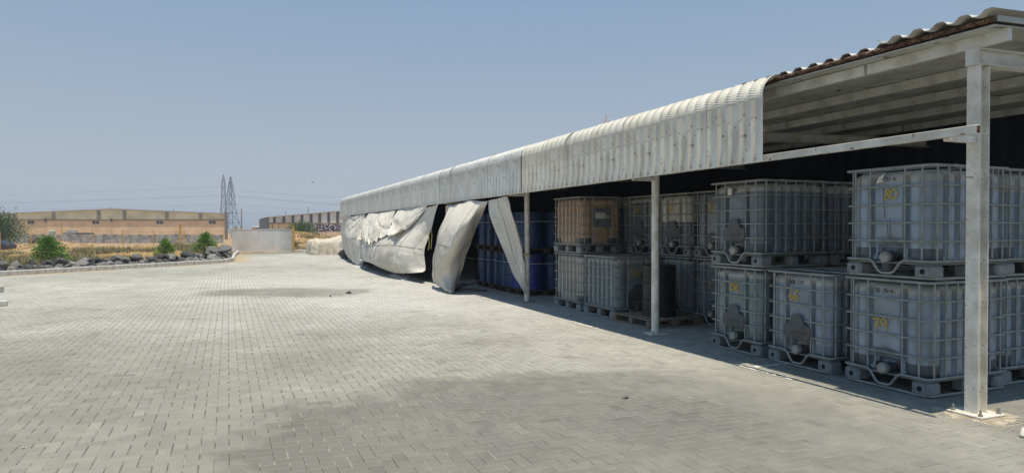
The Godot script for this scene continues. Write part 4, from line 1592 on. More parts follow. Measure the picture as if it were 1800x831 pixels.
	single("tie_rope", m, M.rope, "yellow rope tying the narrow canvas sheet to the round post", "rope")
	m = MB.new()
	m.tube([W(5.76, 20.26, 1.62), W(5.67, 20.24, 1.46), W(5.68, 20.19, 1.21), W(5.68, 20.31, 0.99)], 0.016, 5)
	m.tube([W(5.76, 20.26, 1.62), W(5.71, 20.00, 1.43), W(5.73, 20.19, 1.03)], 0.013, 5)
	single("tie_rope", m, M.rope, "loose yellow rope hanging at the dark gap beside the widest canvas", "rope")
	m = cloth([[[5.90, 19.14, 2.32], [5.90, 18.80, 2.33]], [[5.92, 19.19, 2.08], [5.92, 18.92, 2.03]], [[5.97, 19.23, 1.84], [5.97, 19.07, 1.80]]], 12, 14,
		func(u: float, v: float) -> Vector3: return Vector3(-0.03 * sin(u * 7 + v * 4), 0, 0))
	single("canvas_scrap", m, M.canvas, "small canvas strip dangling in the dark gap under the fascia", "canvas scrap")
	# folds of sheeting lying on the ground
	for q in [[5.5, 22.6, 1.3, 0.4, 0.13, "crumpled canvas rag on the ground under the lifted hem", 1], [5.25, 28.7, 0.8, 0.35, 0.16, "canvas corner folded on the ground left of the lifted hem", 2]]:
		var rows := []
		var hn := noise(230 + int(q[6]), 1.0, 4)
		for j in 15:
			var row := PackedVector3Array()
			for i in 31:
				var a: float = (i / 30.0 - 0.5) * 2
				var b: float = (j / 14.0 - 0.5) * 2
				var edge := maxf(0.0, 1.0 - a * a) * maxf(0.0, 1.0 - b * b)
				var h: float = q[4] * (0.3 + absf(hn.get_noise_2d(a * 4, b * 3)) * 2.0) * sqrt(edge)
				row.append(W(q[0] + b * q[3] * (0.8 + 0.3 * hn.get_noise_1d(a * 3)), q[1] + a * q[2], 0.004 + h))
			rows.append(row)
		m = MB.new()
		m.grid(rows)
		single("canvas_scrap", m, M.canvas, q[5], "canvas scrap")
	# tarpaulin over a pile beyond the shed
	var rows := []
	var hn := noise(240, 1.0, 4)
	for j in 41:
		var row := PackedVector3Array()
		for i in 81:
			var a := (i / 80.0 - 0.5) * 2
			var b := (j / 40.0 - 0.5) * 2
			var e := pow(maxf(0.0, 1.0 - pow(absf(a), 16.0)), 0.5) * pow(maxf(0.0, 1.0 - pow(absf(b), 12.0)), 0.5)
			var h := 1.02 * e * (0.92 + 0.22 * smoothstep(-0.2, 0.6, a) - 0.12 * smoothstep(0.5, 1.0, a) + 0.10 * hn.get_noise_2d(a * 3, b * 3))
			var side := 1.0 - e
			var w := hn.get_noise_2d(a * 3 + 40, b * 3) * 0.10 + sin(a * 21 + hn.get_noise_1d(a * 4) * 4) * 0.05 * side
			row.append(W(6.1 + a * 1.45, 44.6 + b * 1.5, 0.0) + Vector3(w * 0.4, maxf(h + w * 0.25 * e, 0.004), w * (0.4 + side)))
		rows.append(row)
	m = MB.new()
	m.grid(rows)
	single("tarpaulin_heap", m, M.canvas_tan, "tan tarpaulin draped over a low heap beyond the shed's far end", "tarpaulin")


# ------------------------------------------------------------------ rocks and plants
func rock_mesh(sd: int) -> ArrayMesh:
	var r := RandomNumberGenerator.new()
	r.seed = sd
	var planes := []
	for k in 10:
		var d := Vector3(r.randfn(), r.randfn(), r.randfn()).normalized()
		planes.append([d, r.randf_range(0.55, 1.0)])
	planes.append([Vector3.DOWN, 0.55])
	var hn := noise(sd, 2.0, 3)
	var m := MB.new()
	var rows := []
	for i in 15:
		var th := PI * i / 14.0
		var row := PackedVector3Array()
		for j in 22:
			var ph := TAU * (j + 0.5 * (i % 2)) / 22.0
			var d := Vector3(sin(th) * cos(ph), cos(th), sin(th) * sin(ph))
			var q := 1.35
			for p in planes:
				var dd: float = d.dot(p[0])
				if dd > 0.05: q = minf(q, p[1] / dd)
			q *= 1.0 + hn.get_noise_3dv(d * 1.3) * 0.10
			row.append(d * q)
		rows.append(row)
	for i in 14:
		for j in 22:
			var k := (j + 1) % 22
			var c: Vector3 = (rows[i][j] + rows[i + 1][k]) * 0.5
			if i > 0: m.ftri(rows[i][j], rows[i][k], rows[i + 1][k], c)
			if i < 13: m.ftri(rows[i][j], rows[i + 1][k], rows[i + 1][j], c)
	return m.done()


func make_rocks() -> void:
	var kinds := []
	for k in 14: kinds.append(rock_mesh(500 + k))
	var c := Curve2D.new()
	for q in KERB: c.add_point(Vector2(q[0], q[1]))
	var len := c.get_baked_length()
	var r := RandomNumberGenerator.new()
	r.seed = 51
	var start := c.get_closest_offset(Vector2(-10.5, 25.4))
	var stop := c.get_closest_offset(Vector2(0.45, 45.0))
	var corner := c.get_closest_offset(Vector2(0.1, 36.0))
	var at := start
	var n := 0
	while at < stop:
		var p := c.sample_baked(at)
		var d := (c.sample_baked(minf(at + 0.3, len)) - c.sample_baked(maxf(at - 0.3, 0))).normalized()
		var out := Vector2(-d.y, d.x)
		for layer in 3:
			if layer == 2 and r.randf() < 0.4: continue
			if layer == 1 and r.randf() < 0.12: continue
			if at > corner + 0.6 and layer == 0 and r.randf() < 0.3: continue
			var big := r.randf_range(0.12, 0.22) * (1.0 if layer < 2 else 0.8)
			if r.randf() < 0.2: big *= 1.4
			var o: Vector2 = out * ([0.36, 0.72, 0.55][layer] + r.randf_range(-0.06, 0.1)) + d * r.randf_range(-0.15, 0.15)
			var y: float = [0.10, 0.20, 0.36][layer] + r.randf_range(-0.03, 0.05)
			var t := Transform3D(Basis.from_euler(Vector3(r.randf_range(-0.4, 0.4), r.randf() * TAU, r.randf_range(-0.4, 0.4))).scaled(Vector3(1, 1, 1)), W(p.x + o.x, p.y + o.y, y))
			t.basis = t.basis * Basis.from_scale(Vector3(big * r.randf_range(0.95, 1.45), big * r.randf_range(0.75, 1.0), big * r.randf_range(0.85, 1.1)))
			var tone := r.randf()
			var mt: Material = M.rock if tone < 0.5 else (M.rock_dark if tone < 0.9 else M.rock_pale)
			var lb := "dark grey broken boulder in the heaped row behind the kerb"
			var gp := "grey boulders heaped along the kerb"
			if mt == M.rock_dark: lb = "nearly black broken boulder in the heaped row behind the kerb"; gp = "black boulders heaped along the kerb"
			elif mt == M.rock_pale: lb = "pale grey broken boulder in the heaped row behind the kerb"; gp = "pale boulders heaped along the kerb"
			var spot := "left of the widest bush" if p.x < -5.6 else ("between the widest and smallest bushes" if p.x < -2.2 else ("between the smallest bush and the bed's corner" if p.x < -0.5 else "round the bed's corner near the gate"))
			lb = lb.replace("in the heaped row behind the kerb", "heaped behind the kerb " + spot)
			single("boulder", kinds[n % kinds.size()], mt, lb, "boulder", t, gp)
			n += 1
		at += r.randf_range(0.22, 0.33)
	# two large ones at the corner of the bed
	for q in [[-0.45, 37.2, 0.30, 0.34, "biggest grey boulder at the corner of the kerbed bed"], [-0.35, 42.3, 0.28, 0.36, "large grey boulder beside the foot of the sheet metal gate"], [-0.2, 36.7, 0.55, 0.26, "grey boulder perched on the pile at the bed's corner"], [-0.75, 36.9, 0.5, 0.24, "grey boulder on top of the pile, left of the perched one"], [-0.15, 38.2, 0.34, 0.30, "grey boulder behind the pile at the bed's corner"]]:
		single("boulder", kinds[int(q[1] * 7) % 14], M.rock, q[4], "boulder", Transform3D(Basis.from_euler(Vector3(0.4, q[1], 0.2)).scaled(Vector3(q[3] * 1.2, q[3] * 0.85, q[3])), W(q[0], q[1], q[2])))
	# litter on the paving
	for q in [[2.84, 17.65, 0.045, "grey stone lying on the dark strip across the paving"], [2.3, 17.0, 0.025, "small stone lying left of the grey stone on the dark strip"], [3.6, 5.75, 0.018, "small dark pebble on the paving near the shed's shadow"]]:
		single("stone", kinds[5], M.rock, q[3], "stone", Transform3D(Basis(Vector3.UP, q[0]).scaled(Vector3(q[2] * 1.6, q[2], q[2])), W(q[0], q[1], q[2] * 0.5)))
	# grit spread round the near post
	var mm := MultiMesh.new()
	mm.transform_format = MultiMesh.TRANSFORM_3D
	mm.mesh = kinds[1]
	var tr: Array[Transform3D] = []
	for k in 420:
		var a := r.randf() * TAU
		var d := absf(r.randfn(0, 0.3)) + 0.1
		var cc := Vector2(6.12, 3.72) if k < 300 else Vector2(5.75, 3.75)
		var z := r.randf_range(0.002, 0.005)
		tr.append(Transform3D(Basis(Vector3.UP, a).scaled(Vector3(z * 1.4, z, z)), W(cc.x + cos(a) * d * 1.3, cc.y + sin(a) * d, 0.004)))
	for k in 260:
		var z := r.randf_range(0.003, 0.010)
		tr.append(Transform3D(Basis(Vector3.UP, r.randf() * 6).scaled(Vector3(z * 1.4, z * 0.8, z)), W(r.randf_range(-4, 6.2), r.randf_range(5, 22), 0.003)))
	mm.instance_count = tr.size()
	for k in tr.size(): mm.set_instance_transform(k, tr[k])
	var mi := MultiMeshInstance3D.new()
	mi.name = "loose_grit"
	mi.multimesh = mm
	mi.material_override = M.kerb
	mi.set_meta("kind", "stuff")
	tag(mi, "loose pale grit and crumbs scattered over the paving", "grit")
	add_child(mi)
	# slab of broken concrete by the post
	var m := MB.new()
	m.box(Vector3.ZERO, Vector3(0.26, 0.025, 0.16), 0.01)
	single("concrete_slab", m, M.kerb, "flat pale slab of broken concrete lying near the H-section post", "slab", loc(W(6.0, 3.45, 0.016), 0.5))
	# loose kerb stones at the left edge
	m = MB.new()
	m.box(Vector3.ZERO, Vector3(1.0, 0.17, 0.24), 0.02)
	single("loose_kerb_stone", m, M.kerb, "precast kerb stone lying on the paving, farther of two at left edge", "kerb stone", loc(F(-13.75, 17.6, 0.085), -0.15))
	m = MB.new()
	m.box(Vector3.ZERO, Vector3(0.9, 0.12, 0.15), 0.02)
	single("loose_kerb_stone", m, M.kerb, "precast kerb stone lying on the paving, nearer of two at left edge", "kerb stone", loc(F(-11.18, 14.35, 0.06), 0.5))


func leaf_quad(m: MB, p: Vector3, d: Vector3, up: Vector3, l: float, w: float) -> void:
	var s := d.cross(up)
	if s.length() < 0.05: s = d.cross(Vector3.RIGHT)
	s = s.normalized() * w
	var nrm := s.cross(d).normalized()
	if nrm.y < 0: nrm = -nrm
	var mid := p + d * l * 0.5 + nrm * l * 0.08
	var tip := p + d * l
	m.ftri(p, mid + s, tip, nrm); m.ftri(p, tip, mid - s, nrm)


# shape: "cone" bush or "spread" crown made of branches with leaves
func bush(called: String, label: String, category: String, at: Vector3, h: float, w: float, sd: int, leaves: int, size: float, tint: Color, group := "", flat := false) -> Node3D:
	var t := thing(called, label, category, at, 0, group)
	var r := RandomNumberGenerator.new()
	r.seed = sd
	var wood := MB.new()
	var leaf := MB.new()
	leaf.coloured = true
	var tips := []
	var cnt := 46 if not flat else 60
	if flat:
		for k in 4:
			var a := TAU * k / 4 + r.randf()
			wood.tube([Vector3(0, 0, 0), Vector3(cos(a) * w * 0.08, h * 0.3, sin(a) * w * 0.08), Vector3(cos(a) * w * 0.28, h * 0.62, sin(a) * w * 0.28)], 0.05 * h * 0.25, 6)
	else:
		wood.tube([Vector3.ZERO, Vector3(0.02, h * 0.5, 0), Vector3(0, h * 0.93, 0.02)], 0.02 * h, 6)
	for k in cnt:
		var f := pow((k + 0.5) / cnt, 0.8)
		var a := r.randf() * TAU
		var y: float
		var rad: float
		if flat:
			y = h * (0.38 + 0.62 * r.randf())
			rad = w * 0.5 * sqrt(r.randf()) * sqrt(maxf(0.1, 1.0 - pow((y / h - 0.62) / 0.5, 2)))
		else:
			y = h * (0.06 + 0.92 * f)
			rad = w * 0.5 * pow(1.0 - f, 0.62) * r.randf_range(0.45, 1.08) * (0.7 + 0.3 * smoothstep(0, 0.18, f)) + 0.02
		var p := Vector3(cos(a) * rad, y, sin(a) * rad)
		var b := Vector3(cos(a) * rad * 0.25, y - 0.18 * h * (0.5 if not flat else 1.0) * r.randf(), sin(a) * rad * 0.25)
		if flat: b = Vector3(cos(a) * rad * 0.4, h * 0.45, sin(a) * rad * 0.4)
		wood.tube([b, p], 0.006 * h, 4, false, false)
		tips.append([p, (p - b).normalized()])
	for k in leaves:
		var q = tips[r.randi() % tips.size()]
		var spread := (0.12 if not flat else 0.16) * maxf(w, h * 0.8)
		var o := Vector3(r.randfn(), r.randfn() * 0.9, r.randfn()) * spread * 0.5
		var d: Vector3 = (q[1] * 0.5 + o.normalized() + Vector3.UP * 0.25).normalized()
		var shade := r.randf_range(0.7, 1.3)
		leaf.col = Color(tint.r * shade * r.randf_range(0.9, 1.2), tint.g * shade, tint.b * shade * r.randf_range(0.8, 1.1))
		if r.randf() < 0.03: leaf.col = Color(0.22, 0.17, 0.07)
		leaf_quad(leaf, q[0] + o, d, Vector3(r.randfn(), r.randfn() + 1.0, r.randfn()), size * r.randf_range(0.7, 1.3), size * 0.3)
	part("trunk", wood, M.bark, t)
	part("crown", leaf, M.leaf, t)
	return t


func make_plants() -> void:
	var f := noise(31, 0.09, 4)
	var G := Color(0.19, 0.33, 0.085)
	bush("green_bush", "widest bright green conical bush, leftmost behind the boulders", "bush", F(-18.9, 27.9, 0.0), 1.22, 1.5, 601, 3800, 0.085, G)
	bush("green_bush", "smallest bright green conical bush, middle of three behind the boulders", "bush", F(-17.75, 34.9, -0.05), 1.08, 0.98, 602, 2600, 0.08, G)
	bush("green_bush", "bright green conical bush nearest the gate, right of three", "bush", F(-16.6, 37.0, -0.05), 1.36, 1.35, 603, 3400, 0.085, Color(0.17, 0.30, 0.08))
	bush("thorn_tree", "dark spreading green tree at the left edge above the parked car", "tree", F(-71.0, 90.0, terrain_h(-71.0, 90, f) - 0.2), 4.4, 10.0, 604, 24000, 0.21, Color(0.08, 0.145, 0.06), "", true)
	bush("thorn_tree", "low wide dark green tree behind the gate's right yellow post", "tree", F(-23.6, 77.0, terrain_h(-23.6, 77, f) - 0.3), 3.3, 3.6, 605, 6000, 0.16, Color(0.10, 0.17, 0.075), "", true)
	bush("weed_bush", "small grey-green weed sprouting at the right foot of the gate", "weed", F(-15.45, 48.6, 0.0), 0.42, 0.9, 606, 700, 0.06, Color(0.12, 0.15, 0.05))
	bush("dry_bush", "leafless-looking grey bush before the block wall left of the first green bush", "bush", F(-49.0, 70.0, terrain_h(-49, 70, f)), 1.3, 1.4, 607, 1300, 0.10, Color(0.14, 0.12, 0.08), "", true)
	# dry grass and scrub, uncountable
	var blade := MB.new()
	blade.coloured = true
	var rr := RandomNumberGenerator.new()
	rr.seed = 9
	for k in 26:
		var a := rr.randf() * TAU
		var d := Vector3(cos(a) * 0.5, 1.0, sin(a) * 0.5) * rr.randf_range(0.5, 1.0)
		var b := Vector3(rr.randfn() * 0.25, 0, rr.randfn() * 0.25)
		var s := Vector3(-sin(a), 0, cos(a)) * 0.03
		blade.ftri(b - s, b + s, b + d, Vector3(cos(a), 0.5, sin(a)))
	var bm := blade.done()
	for kind in 2:
		var tr: Array[Transform3D] = []
		var cl: Array[Color] = []
		var patch := noise(66 + kind, 0.16, 3)
		var tries := 0
		while tries < 60000 and tr.size() < (5500 if kind == 0 else 1100):
			tries += 1
			var z := 24.0 + 66.0 * pow(rr.randf(), 1.5)
			var x := rr.randf_range(-0.80, -0.30) * z
			if z > 50: x = rr.randf_range(-0.82, -0.22) * z
			var o := beyond(x, z)
			if o < 1.2: continue
			var pn := patch.get_noise_2d(x, z)
			if kind == 0 and pn < -0.05: continue
			if kind == 1 and (pn < 0.24 or z > 60): continue
			var h := rr.randf_range(0.10, 0.24) if kind == 0 else rr.randf_range(0.25, 0.55)
			tr.append(Transform3D(Basis(Vector3.UP, rr.randf() * TAU).scaled(Vector3(0.6, h, 0.6)), F(x, z, terrain_h(x, z, f) - 0.02)))
			var g := rr.randf_range(0.75, 1.2)
			cl.append(Color(0.56 * g, 0.41 * g, 0.19 * g) if kind == 0 else Color(0.20 * g, 0.185 * g, 0.10 * g))
		var mm := MultiMesh.new()
		mm.transform_format = MultiMesh.TRANSFORM_3D
		mm.use_colors = true
		mm.mesh = bm
		mm.instance_count = tr.size()
		for k in tr.size():
			mm.set_instance_transform(k, tr[k]); mm.set_instance_color(k, cl[k])
		var mi := MultiMeshInstance3D.new()
		mi.name = "dry_grass" if kind == 0 else "grey_scrub"
		mi.multimesh = mm
		mi.material_override = M.grass
		mi.set_meta("kind", "stuff")
		tag(mi, "dry straw-coloured grass over the sandy plot" if kind == 0 else "grey-green scrub growing in patches behind the boulders", "grass" if kind == 0 else "scrub")
		add_child(mi)


# ------------------------------------------------------------------ beyond the yard
func make_far() -> void:
	var f := noise(31, 0.09, 4)
	# sliding gate
	var g := thing("sliding_gate", "grey sheet metal sliding gate closing the far end of the yard", "gate", F(-17.35, 47.4, 0))
	var gi := Transform3D(Basis(Vector3.UP, atan2(LAT.y, LAT.x) * -1.0), Vector3.ZERO)
	gi = Transform3D(Basis(Vector3(LAT.x, 0, LAT.y), Vector3.UP, Vector3(-LAT.y, 0, LAT.x)), Vector3.ZERO)
	var xs := [-2.12, -1.22, -0.28, 0.72, 1.28, 2.14]
	for k in 5:
		var m := MB.new()
		var a: float = xs[k]
		var b: float = xs[k + 1]
		m.box(Vector3((a + b) / 2, 0.79, 0.004 * (k % 2)), Vector3(b - a - 0.02, 1.50, 0.03), 0.004)
		part("gate_panel", m, M.gate, g, gi)
	var m := MB.new()
	for q in [[0.0, 1.56], [0.0, 0.035]]: m.box(Vector3(0, q[1], 0), Vector3(4.3, 0.05, 0.06), 0.004)
	part("gate_rail", m, M.gate_dark, g, gi)
	for x in xs:
		m = MB.new()
		m.box(Vector3(x, 0.795, 0.0), Vector3(0.026, 1.47, 0.05), 0.003)
		part("gate_stile", m, M.gate_dark, g, gi)
	m = MB.new()
	m.plate(PackedVector2Array([Vector2(-2.15, 1.58), Vector2(-2.42, 1.58), Vector2(-2.42, 1.46), Vector2(-2.15, 0.95)]), 0.05, Transform3D.IDENTITY)
	part("gate_tail", m, M.gate_dark, g, gi)
	# yellow posts
	for q in [[-19.35, 47.75, 1.78, "left yellow gate post beside the grey gate tail"], [-15.17, 47.3, 1.85, "right yellow gate post between gate and tarpaulin heap"], [-29.2, 60.0, 2.1, "thick yellow post standing in the dry grass left of the gate"]]:
		var p := thing("yellow_post", q[3], "post", F(q[0], q[1], terrain_h(q[0], q[1], f)))
		m = MB.new()
		m.box(Vector3(0, q[2] / 2, 0), Vector3(0.13, q[2], 0.13), 0.012, gi.basis)
		part("shaft", m, M.yellow_post, p)
		m = MB.new()
		m.box(Vector3(0, q[2] + 0.012, 0), Vector3(0.15, 0.024, 0.15), 0.005, gi.basis)
		part("post_cap", m, M.yellow_post, p)
	# wire fence: thin posts, three strands
	var fence := thing("wire_fence", "sparse fence of thin yellow posts and wire across the dry plot", "fence", F(-40, 66, 0))
	var px := []
	for k in 9: px.append(-55.5 + k * 2.97)
	for x in px:
		m = MB.new()
		var gh := terrain_h(x, 66.0, f)
		m.tube([F(x, 66, gh) - fence.position, F(x, 66, gh + 1.95) - fence.position], 0.038, 6)
		part("fence_post", m, M.yellow_post, fence)
	for y in [0.5, 1.1, 1.7]:
		m = MB.new()
		var pts := []
		for x in px: pts.append(F(x, 66, terrain_h(x, 66, f) + y) - fence.position)
		m.tube(pts, 0.008, 4)
		part("fence_wire", m, M.wire, fence)
	# block wall
	var bw := thing("block_wall", "long grey concrete block boundary wall before the orange warehouse", "wall", F(-90, 138, -1.5))
	var wx := -124.0
	var k := 0
	while wx < -58.5:
		m = MB.new()
		var hh := 1.80 + 0.06 * sin(k * 1.7)
		m.box(F(wx + 1.72, 138, hh / 2 - 1.5) - bw.position, Vector3(3.40, hh, 0.2), 0.01, gi.basis)
		part("wall_panel", m, M.block_wall, bw)
		m = MB.new()
		m.box(F(wx, 137.93, 0.93 - 1.5) - bw.position, Vector3(0.24, 1.86, 0.3), 0.01, gi.basis)
		part("wall_pier", m, M.block_wall if k % 3 else M.grey_louvre, bw)
		wx += 3.45
		k += 1
	# rubble at its foot
	bw = thing("block_wall", "grey block wall below the patterned banner, right of the gate", "wall", F(-40, 128, -1.5))
	for q in 9:
		m = MB.new()
		m.box(F(-41.5 + q * 2.02, 128, 0.78 - 1.5) - bw.position, Vector3(2.0, 1.56, 0.2), 0.01, gi.basis)
		part("wall_panel", m, M.block_wall, bw)
	# orange warehouse
	var Z := 180.0
	var wh := thing("orange_warehouse", "long low orange and cream warehouse with shallow gable behind the block wall", "warehouse", F(-105, Z, -1.5))
	var at := func(px_: float, z_ := 180.0) -> float: return (px_ - 900.0) / 1200.0 * z_
	var x0: float = at.call(3)
	var x1: float = at.call(397)
	var xm: float = at.call(200)
	var L := func(x: float, y: float, dz := 0.0) -> Vector3: return F(x, Z - dz, y) - wh.position
	m = MB.new()
	var skew := F(-18.5, 40.0)
	for q in [[x0, x1]]:
		m.quad(L.call(x0, -1.5), L.call(x1, -1.5), L.call(x1, 3.62), L.call(x0, 3.62), F(0, -1))
		m.quad(L.call(x1, -1.5), L.call(x1, -1.5) + skew, L.call(x1, 3.62) + skew, L.call(x1, 3.62), F(1, 0))
	part("lower_wall", m, M.orange_wall, wh)
	var roofy := func(x: float) -> float: return 6.63 - 1.25 * absf(x - xm) / (x1 - xm)
	m = MB.new()
	for q in [[x0, xm], [xm, x1]]:
		m.quad(L.call(q[0], 3.75), L.call(q[1], 3.75), L.call(q[1], roofy.call(q[1])), L.call(q[0], roofy.call(q[0])), F(0, -1))
	m.quad(L.call(x1, 3.62), L.call(x1, 3.62) + skew, L.call(x1, roofy.call(x1)) + skew, L.call(x1, roofy.call(x1)), F(1, 0))
	m.quad(L.call(x0, 3.62), L.call(x1, 3.62), L.call(x1, 3.75), L.call(x0, 3.75), F(0, -1))
	part("upper_cladding", m, M.cream_wall, wh)
	m = MB.new()
	m.box(L.call((x0 + x1) / 2, 3.68, 0.12), Vector3(x1 - x0 + 0.4, 0.24, 0.25), 0.0, gi.basis)
	part("divider_band", m, M.brown_trim, wh)
	for q in [[x0 - 0.4, xm], [xm, x1 + 0.4]]:
		m = MB.new()
		var a: Vector3 = L.call(q[0], roofy.call(q[0]) + 0.1, 0.4)
		var b: Vector3 = L.call(q[1], roofy.call(q[1]) + 0.1, 0.4)
		var back: Vector3 = F(-18.9, 41.0)
		m.quad(a, b, b + back, a + back, Vector3.UP)
		m.quad(a, b, b - Vector3(0, 0.25, 0), a - Vector3(0, 0.25, 0), F(0, -1))
		m.quad(a - Vector3(0, 0.25, 0), b - Vector3(0, 0.25, 0), b + back - Vector3(0, 0.25, 0), a + back - Vector3(0, 0.25, 0), Vector3.DOWN)
		part("roof_slope", m, M.far_roof, wh)
	m = MB.new()
	m.box(L.call(x1 + 0.12, 2.2, 0.3), Vector3(0.5, 7.3, 0.7), 0.02, gi.basis)
	part("corner_downpipe", m, M.grey_louvre, wh)
	for q in [[21, 28], [90, 96], [169.5, 176], [215, 221], [289.5, 295.5], [349, 355]]:
		var a: float = at.call(q[0])
		var b: float = at.call(q[1])
		var top: float = roofy.call((a + b) / 2) - 0.25
		var lv := MB.new()
		lv.box(L.call((a + b) / 2, (3.82 + top) / 2, 0.06), Vector3(b - a, top - 3.82, 0.1), 0.0, gi.basis)
		var lo := part("louvre_panel", lv, M.grey_louvre, wh)
		lv = MB.new()
		for j in 6:
			lv.box(L.call((a + b) / 2, 4.0 + (top - 4.1) * j / 5.0, 0.14), Vector3(b - a - 0.1, 0.07, 0.06), 0.0, gi.basis)
		part("slats", lv, M.cream_wall, lo)
	for q in [47.5, 161.5, 274.0, 366.5]:
		var a: float = at.call(q)
		m = MB.new()
		m.box(L.call(a + 0.94, 3.05, 0.04), Vector3(2.0, 0.95, 0.1), 0.0, gi.basis)
		var w := part("window", m, M.frame_white, wh)
		for s in [0.48, 1.42]:
			m = MB.new()
			m.box(L.call(a + s, 3.05, 0.1), Vector3(0.82, 0.80, 0.06), 0.0, gi.basis)
			part("pane", m, M.window, w)
	for q in [80.0, 196.0]:
		m = MB.new()
		m.box(L.call(at.call(q), 3.65, 0.35), Vector3(0.3, 1.0, 0.4), 0.05, gi.basis)
		part("wall_lamp", m, M.dark_louvre, wh)
	for q in [193.0, 304.0]:
		m = MB.new()
		m.tube([L.call(at.call(q), roofy.call(at.call(q))), L.call(at.call(q), roofy.call(at.call(q)) + 0.5)], 0.12, 6)
		part("roof_vent", m, M.grey_louvre, wh)
	# clutter before it
	var tk := thing("flatbed_truck", "grey flatbed truck parked behind the block wall before the warehouse", "truck", F(-102.5, 160, -1.5))
	m = MB.new()
	m.box(Vector3(-0.9, 1.7, 0), Vector3(2.9, 1.1, 1.7), 0.2, gi.basis)
	m.box(Vector3(-0.6, 2.35, 0), Vector3(1.9, 0.5, 1.6), 0.18, gi.basis)
	part("cab", m, M.metal_grey, tk)
	m = MB.new()
	m.box(gi.basis * Vector3(2.2, 1.75, 0), Vector3(3.4, 0.5, 1.8), 0.05, gi.basis)
	part("bed", m, M.dark_louvre, tk)
	m = MB.new()
	m.box(gi.basis * Vector3(-0.6, 2.2, 0.0), Vector3(1.6, 0.36, 1.72), 0.05, gi.basis)
	part("side_window", m, M.glass, tk)
	for q in [-1.8, 0.6, 3.0]:
		m = MB.new()
		m.lathe([Vector2(0, -1.0), Vector2(0.5, -1.0), Vector2(0.5, 1.0), Vector2(0, 1.0)], 14, Transform3D(gi.basis * Basis(Vector3.RIGHT, PI / 2), gi.basis * Vector3(q, 0.5, 0)))
		part("wheel", m, M.rubber, tk)
	var tank := thing("water_tank", "pale green water tank standing above the block wall behind the first bush", "tank", F(-108, 160, -1.5))
	m = MB.new()
	m.lathe([Vector2(0, 1.2), Vector2(0.6, 1.2), Vector2(0.64, 1.3), Vector2(0.64, 2.35), Vector2(0.55, 2.5), Vector2(0.25, 2.6), Vector2(0, 2.6)], 20)
	part("barrel", m, M.tank_green, tank)
	m = MB.new()
	m.lathe([Vector2(0.26, 2.55), Vector2(0.26, 2.68), Vector2(0, 2.69)], 14)
	part("hatch", m, M.grey_louvre, tank)
	m = MB.new()
	for q in [[-0.4, -0.4], [0.4, -0.4], [-0.4, 0.4], [0.4, 0.4]]: m.box(Vector3(q[0], 0.6, q[1]), Vector3(0.15, 1.2, 0.15))
	part("stand", m, M.grey_louvre, tank)
	# striped warehouse, turned a little
	var c0 := Vector2(-71.2, 200.0)
	var fd := Vector2(cos(deg_to_rad(23)), sin(deg_to_rad(23)))
	var sd := Vector2(-fd.y, fd.x)
	var wb := thing("striped_warehouse", "distant warehouse with grey and white striped upper wall right of the gate", "warehouse", F(c0.x, c0.y, -1.5))
	var B := func(t: float, y: float, dz := 0.0) -> Vector3:
		var p := c0 + fd * t + sd * (-dz)
		return F(p.x, p.y, y) - wb.position
	var along := func(px_: float) -> float:
		var rr := (px_ - 900.0) / 1200.0
		return (rr * c0.y - c0.x) / (fd.x - rr * fd.y)
	var nout := F(fd.y, -fd.x)
	var lout := F(-fd.x, -fd.y)
	var ry := func(t: float) -> float: return 4.76 + 1.75 * minf(t, 56.0 - t) / 18.0
	m = MB.new()
	m.quad(B.call(0, -2), B.call(56, -2), B.call(56, 2.95), B.call(0, 2.95), nout)
	part("lower_wall", m, M.orange_wall, wb)
	m = MB.new()
	m.quad(B.call(0, 2.95), B.call(28, 2.95), B.call(28, ry.call(28.0)), B.call(0, ry.call(0.0)), nout)
	m.quad(B.call(28, 2.95), B.call(56, 2.95), B.call(56, ry.call(56.0)), B.call(28, ry.call(28.0)), nout)
	part("upper_cladding", m, M.pale_clad, wb)
	m = MB.new()
	m.quad(B.call(0, -2), B.call(0, -2, -60), B.call(0, 2.2, -60), B.call(0, 2.2), lout)
	m.quad(B.call(0, 2.2), B.call(0, 2.2, -60), B.call(0, 4.76, -60), B.call(0, 4.76), lout)
	part("side_wall", m, M.slate_clad, wb)
	m = MB.new()
	m.quad(B.call(-0.3, 4.85, 0.4), B.call(28, ry.call(28.0) + 0.1, 0.4), B.call(28, ry.call(28.0) + 0.1, -60), B.call(-0.3, 4.85, -60), Vector3.UP)
	m.quad(B.call(56, 4.85, 0.4), B.call(28, ry.call(28.0) + 0.1, 0.4), B.call(28, ry.call(28.0) + 0.1, -60), B.call(56, 4.85, -60), Vector3.UP)
	m.quad(B.call(-0.3, 4.85, 0.4), B.call(28, ry.call(28.0) + 0.1, 0.4), B.call(28, ry.call(28.0) - 0.15, 0.4), B.call(-0.3, 4.6, 0.4), nout)
	part("roof", m, M.far_roof, wb)
	m = MB.new()
	m.bar(B.call(0, 2.95, 0.1), B.call(56, 2.95, 0.1), 0.25, 0.3)
	part("divider_band", m, M.brown_trim, wb)
	for q in [[479.5, 484.3], [496, 500.8], [512, 516.8], [527.8, 532.7], [543.7, 548.9], [559, 564], [575, 579.6], [590.5, 595.5]]:
		var a: float = along.call(q[0])
		var b: float = along.call(q[1])
		var top: float = ry.call((a + b) / 2) - 0.1
		m = MB.new()
		m.quad(B.call(a, 3.1, 0.08), B.call(b, 3.1, 0.08), B.call(b, top, 0.08), B.call(a, top, 0.08), nout)
		m.quad(B.call(a, 3.1, 0.0), B.call(a, 3.1, 0.08), B.call(a, top, 0.08), B.call(a, top, 0.0), lout)
		part("louvre_panel", m, M.dark_louvre, wb)
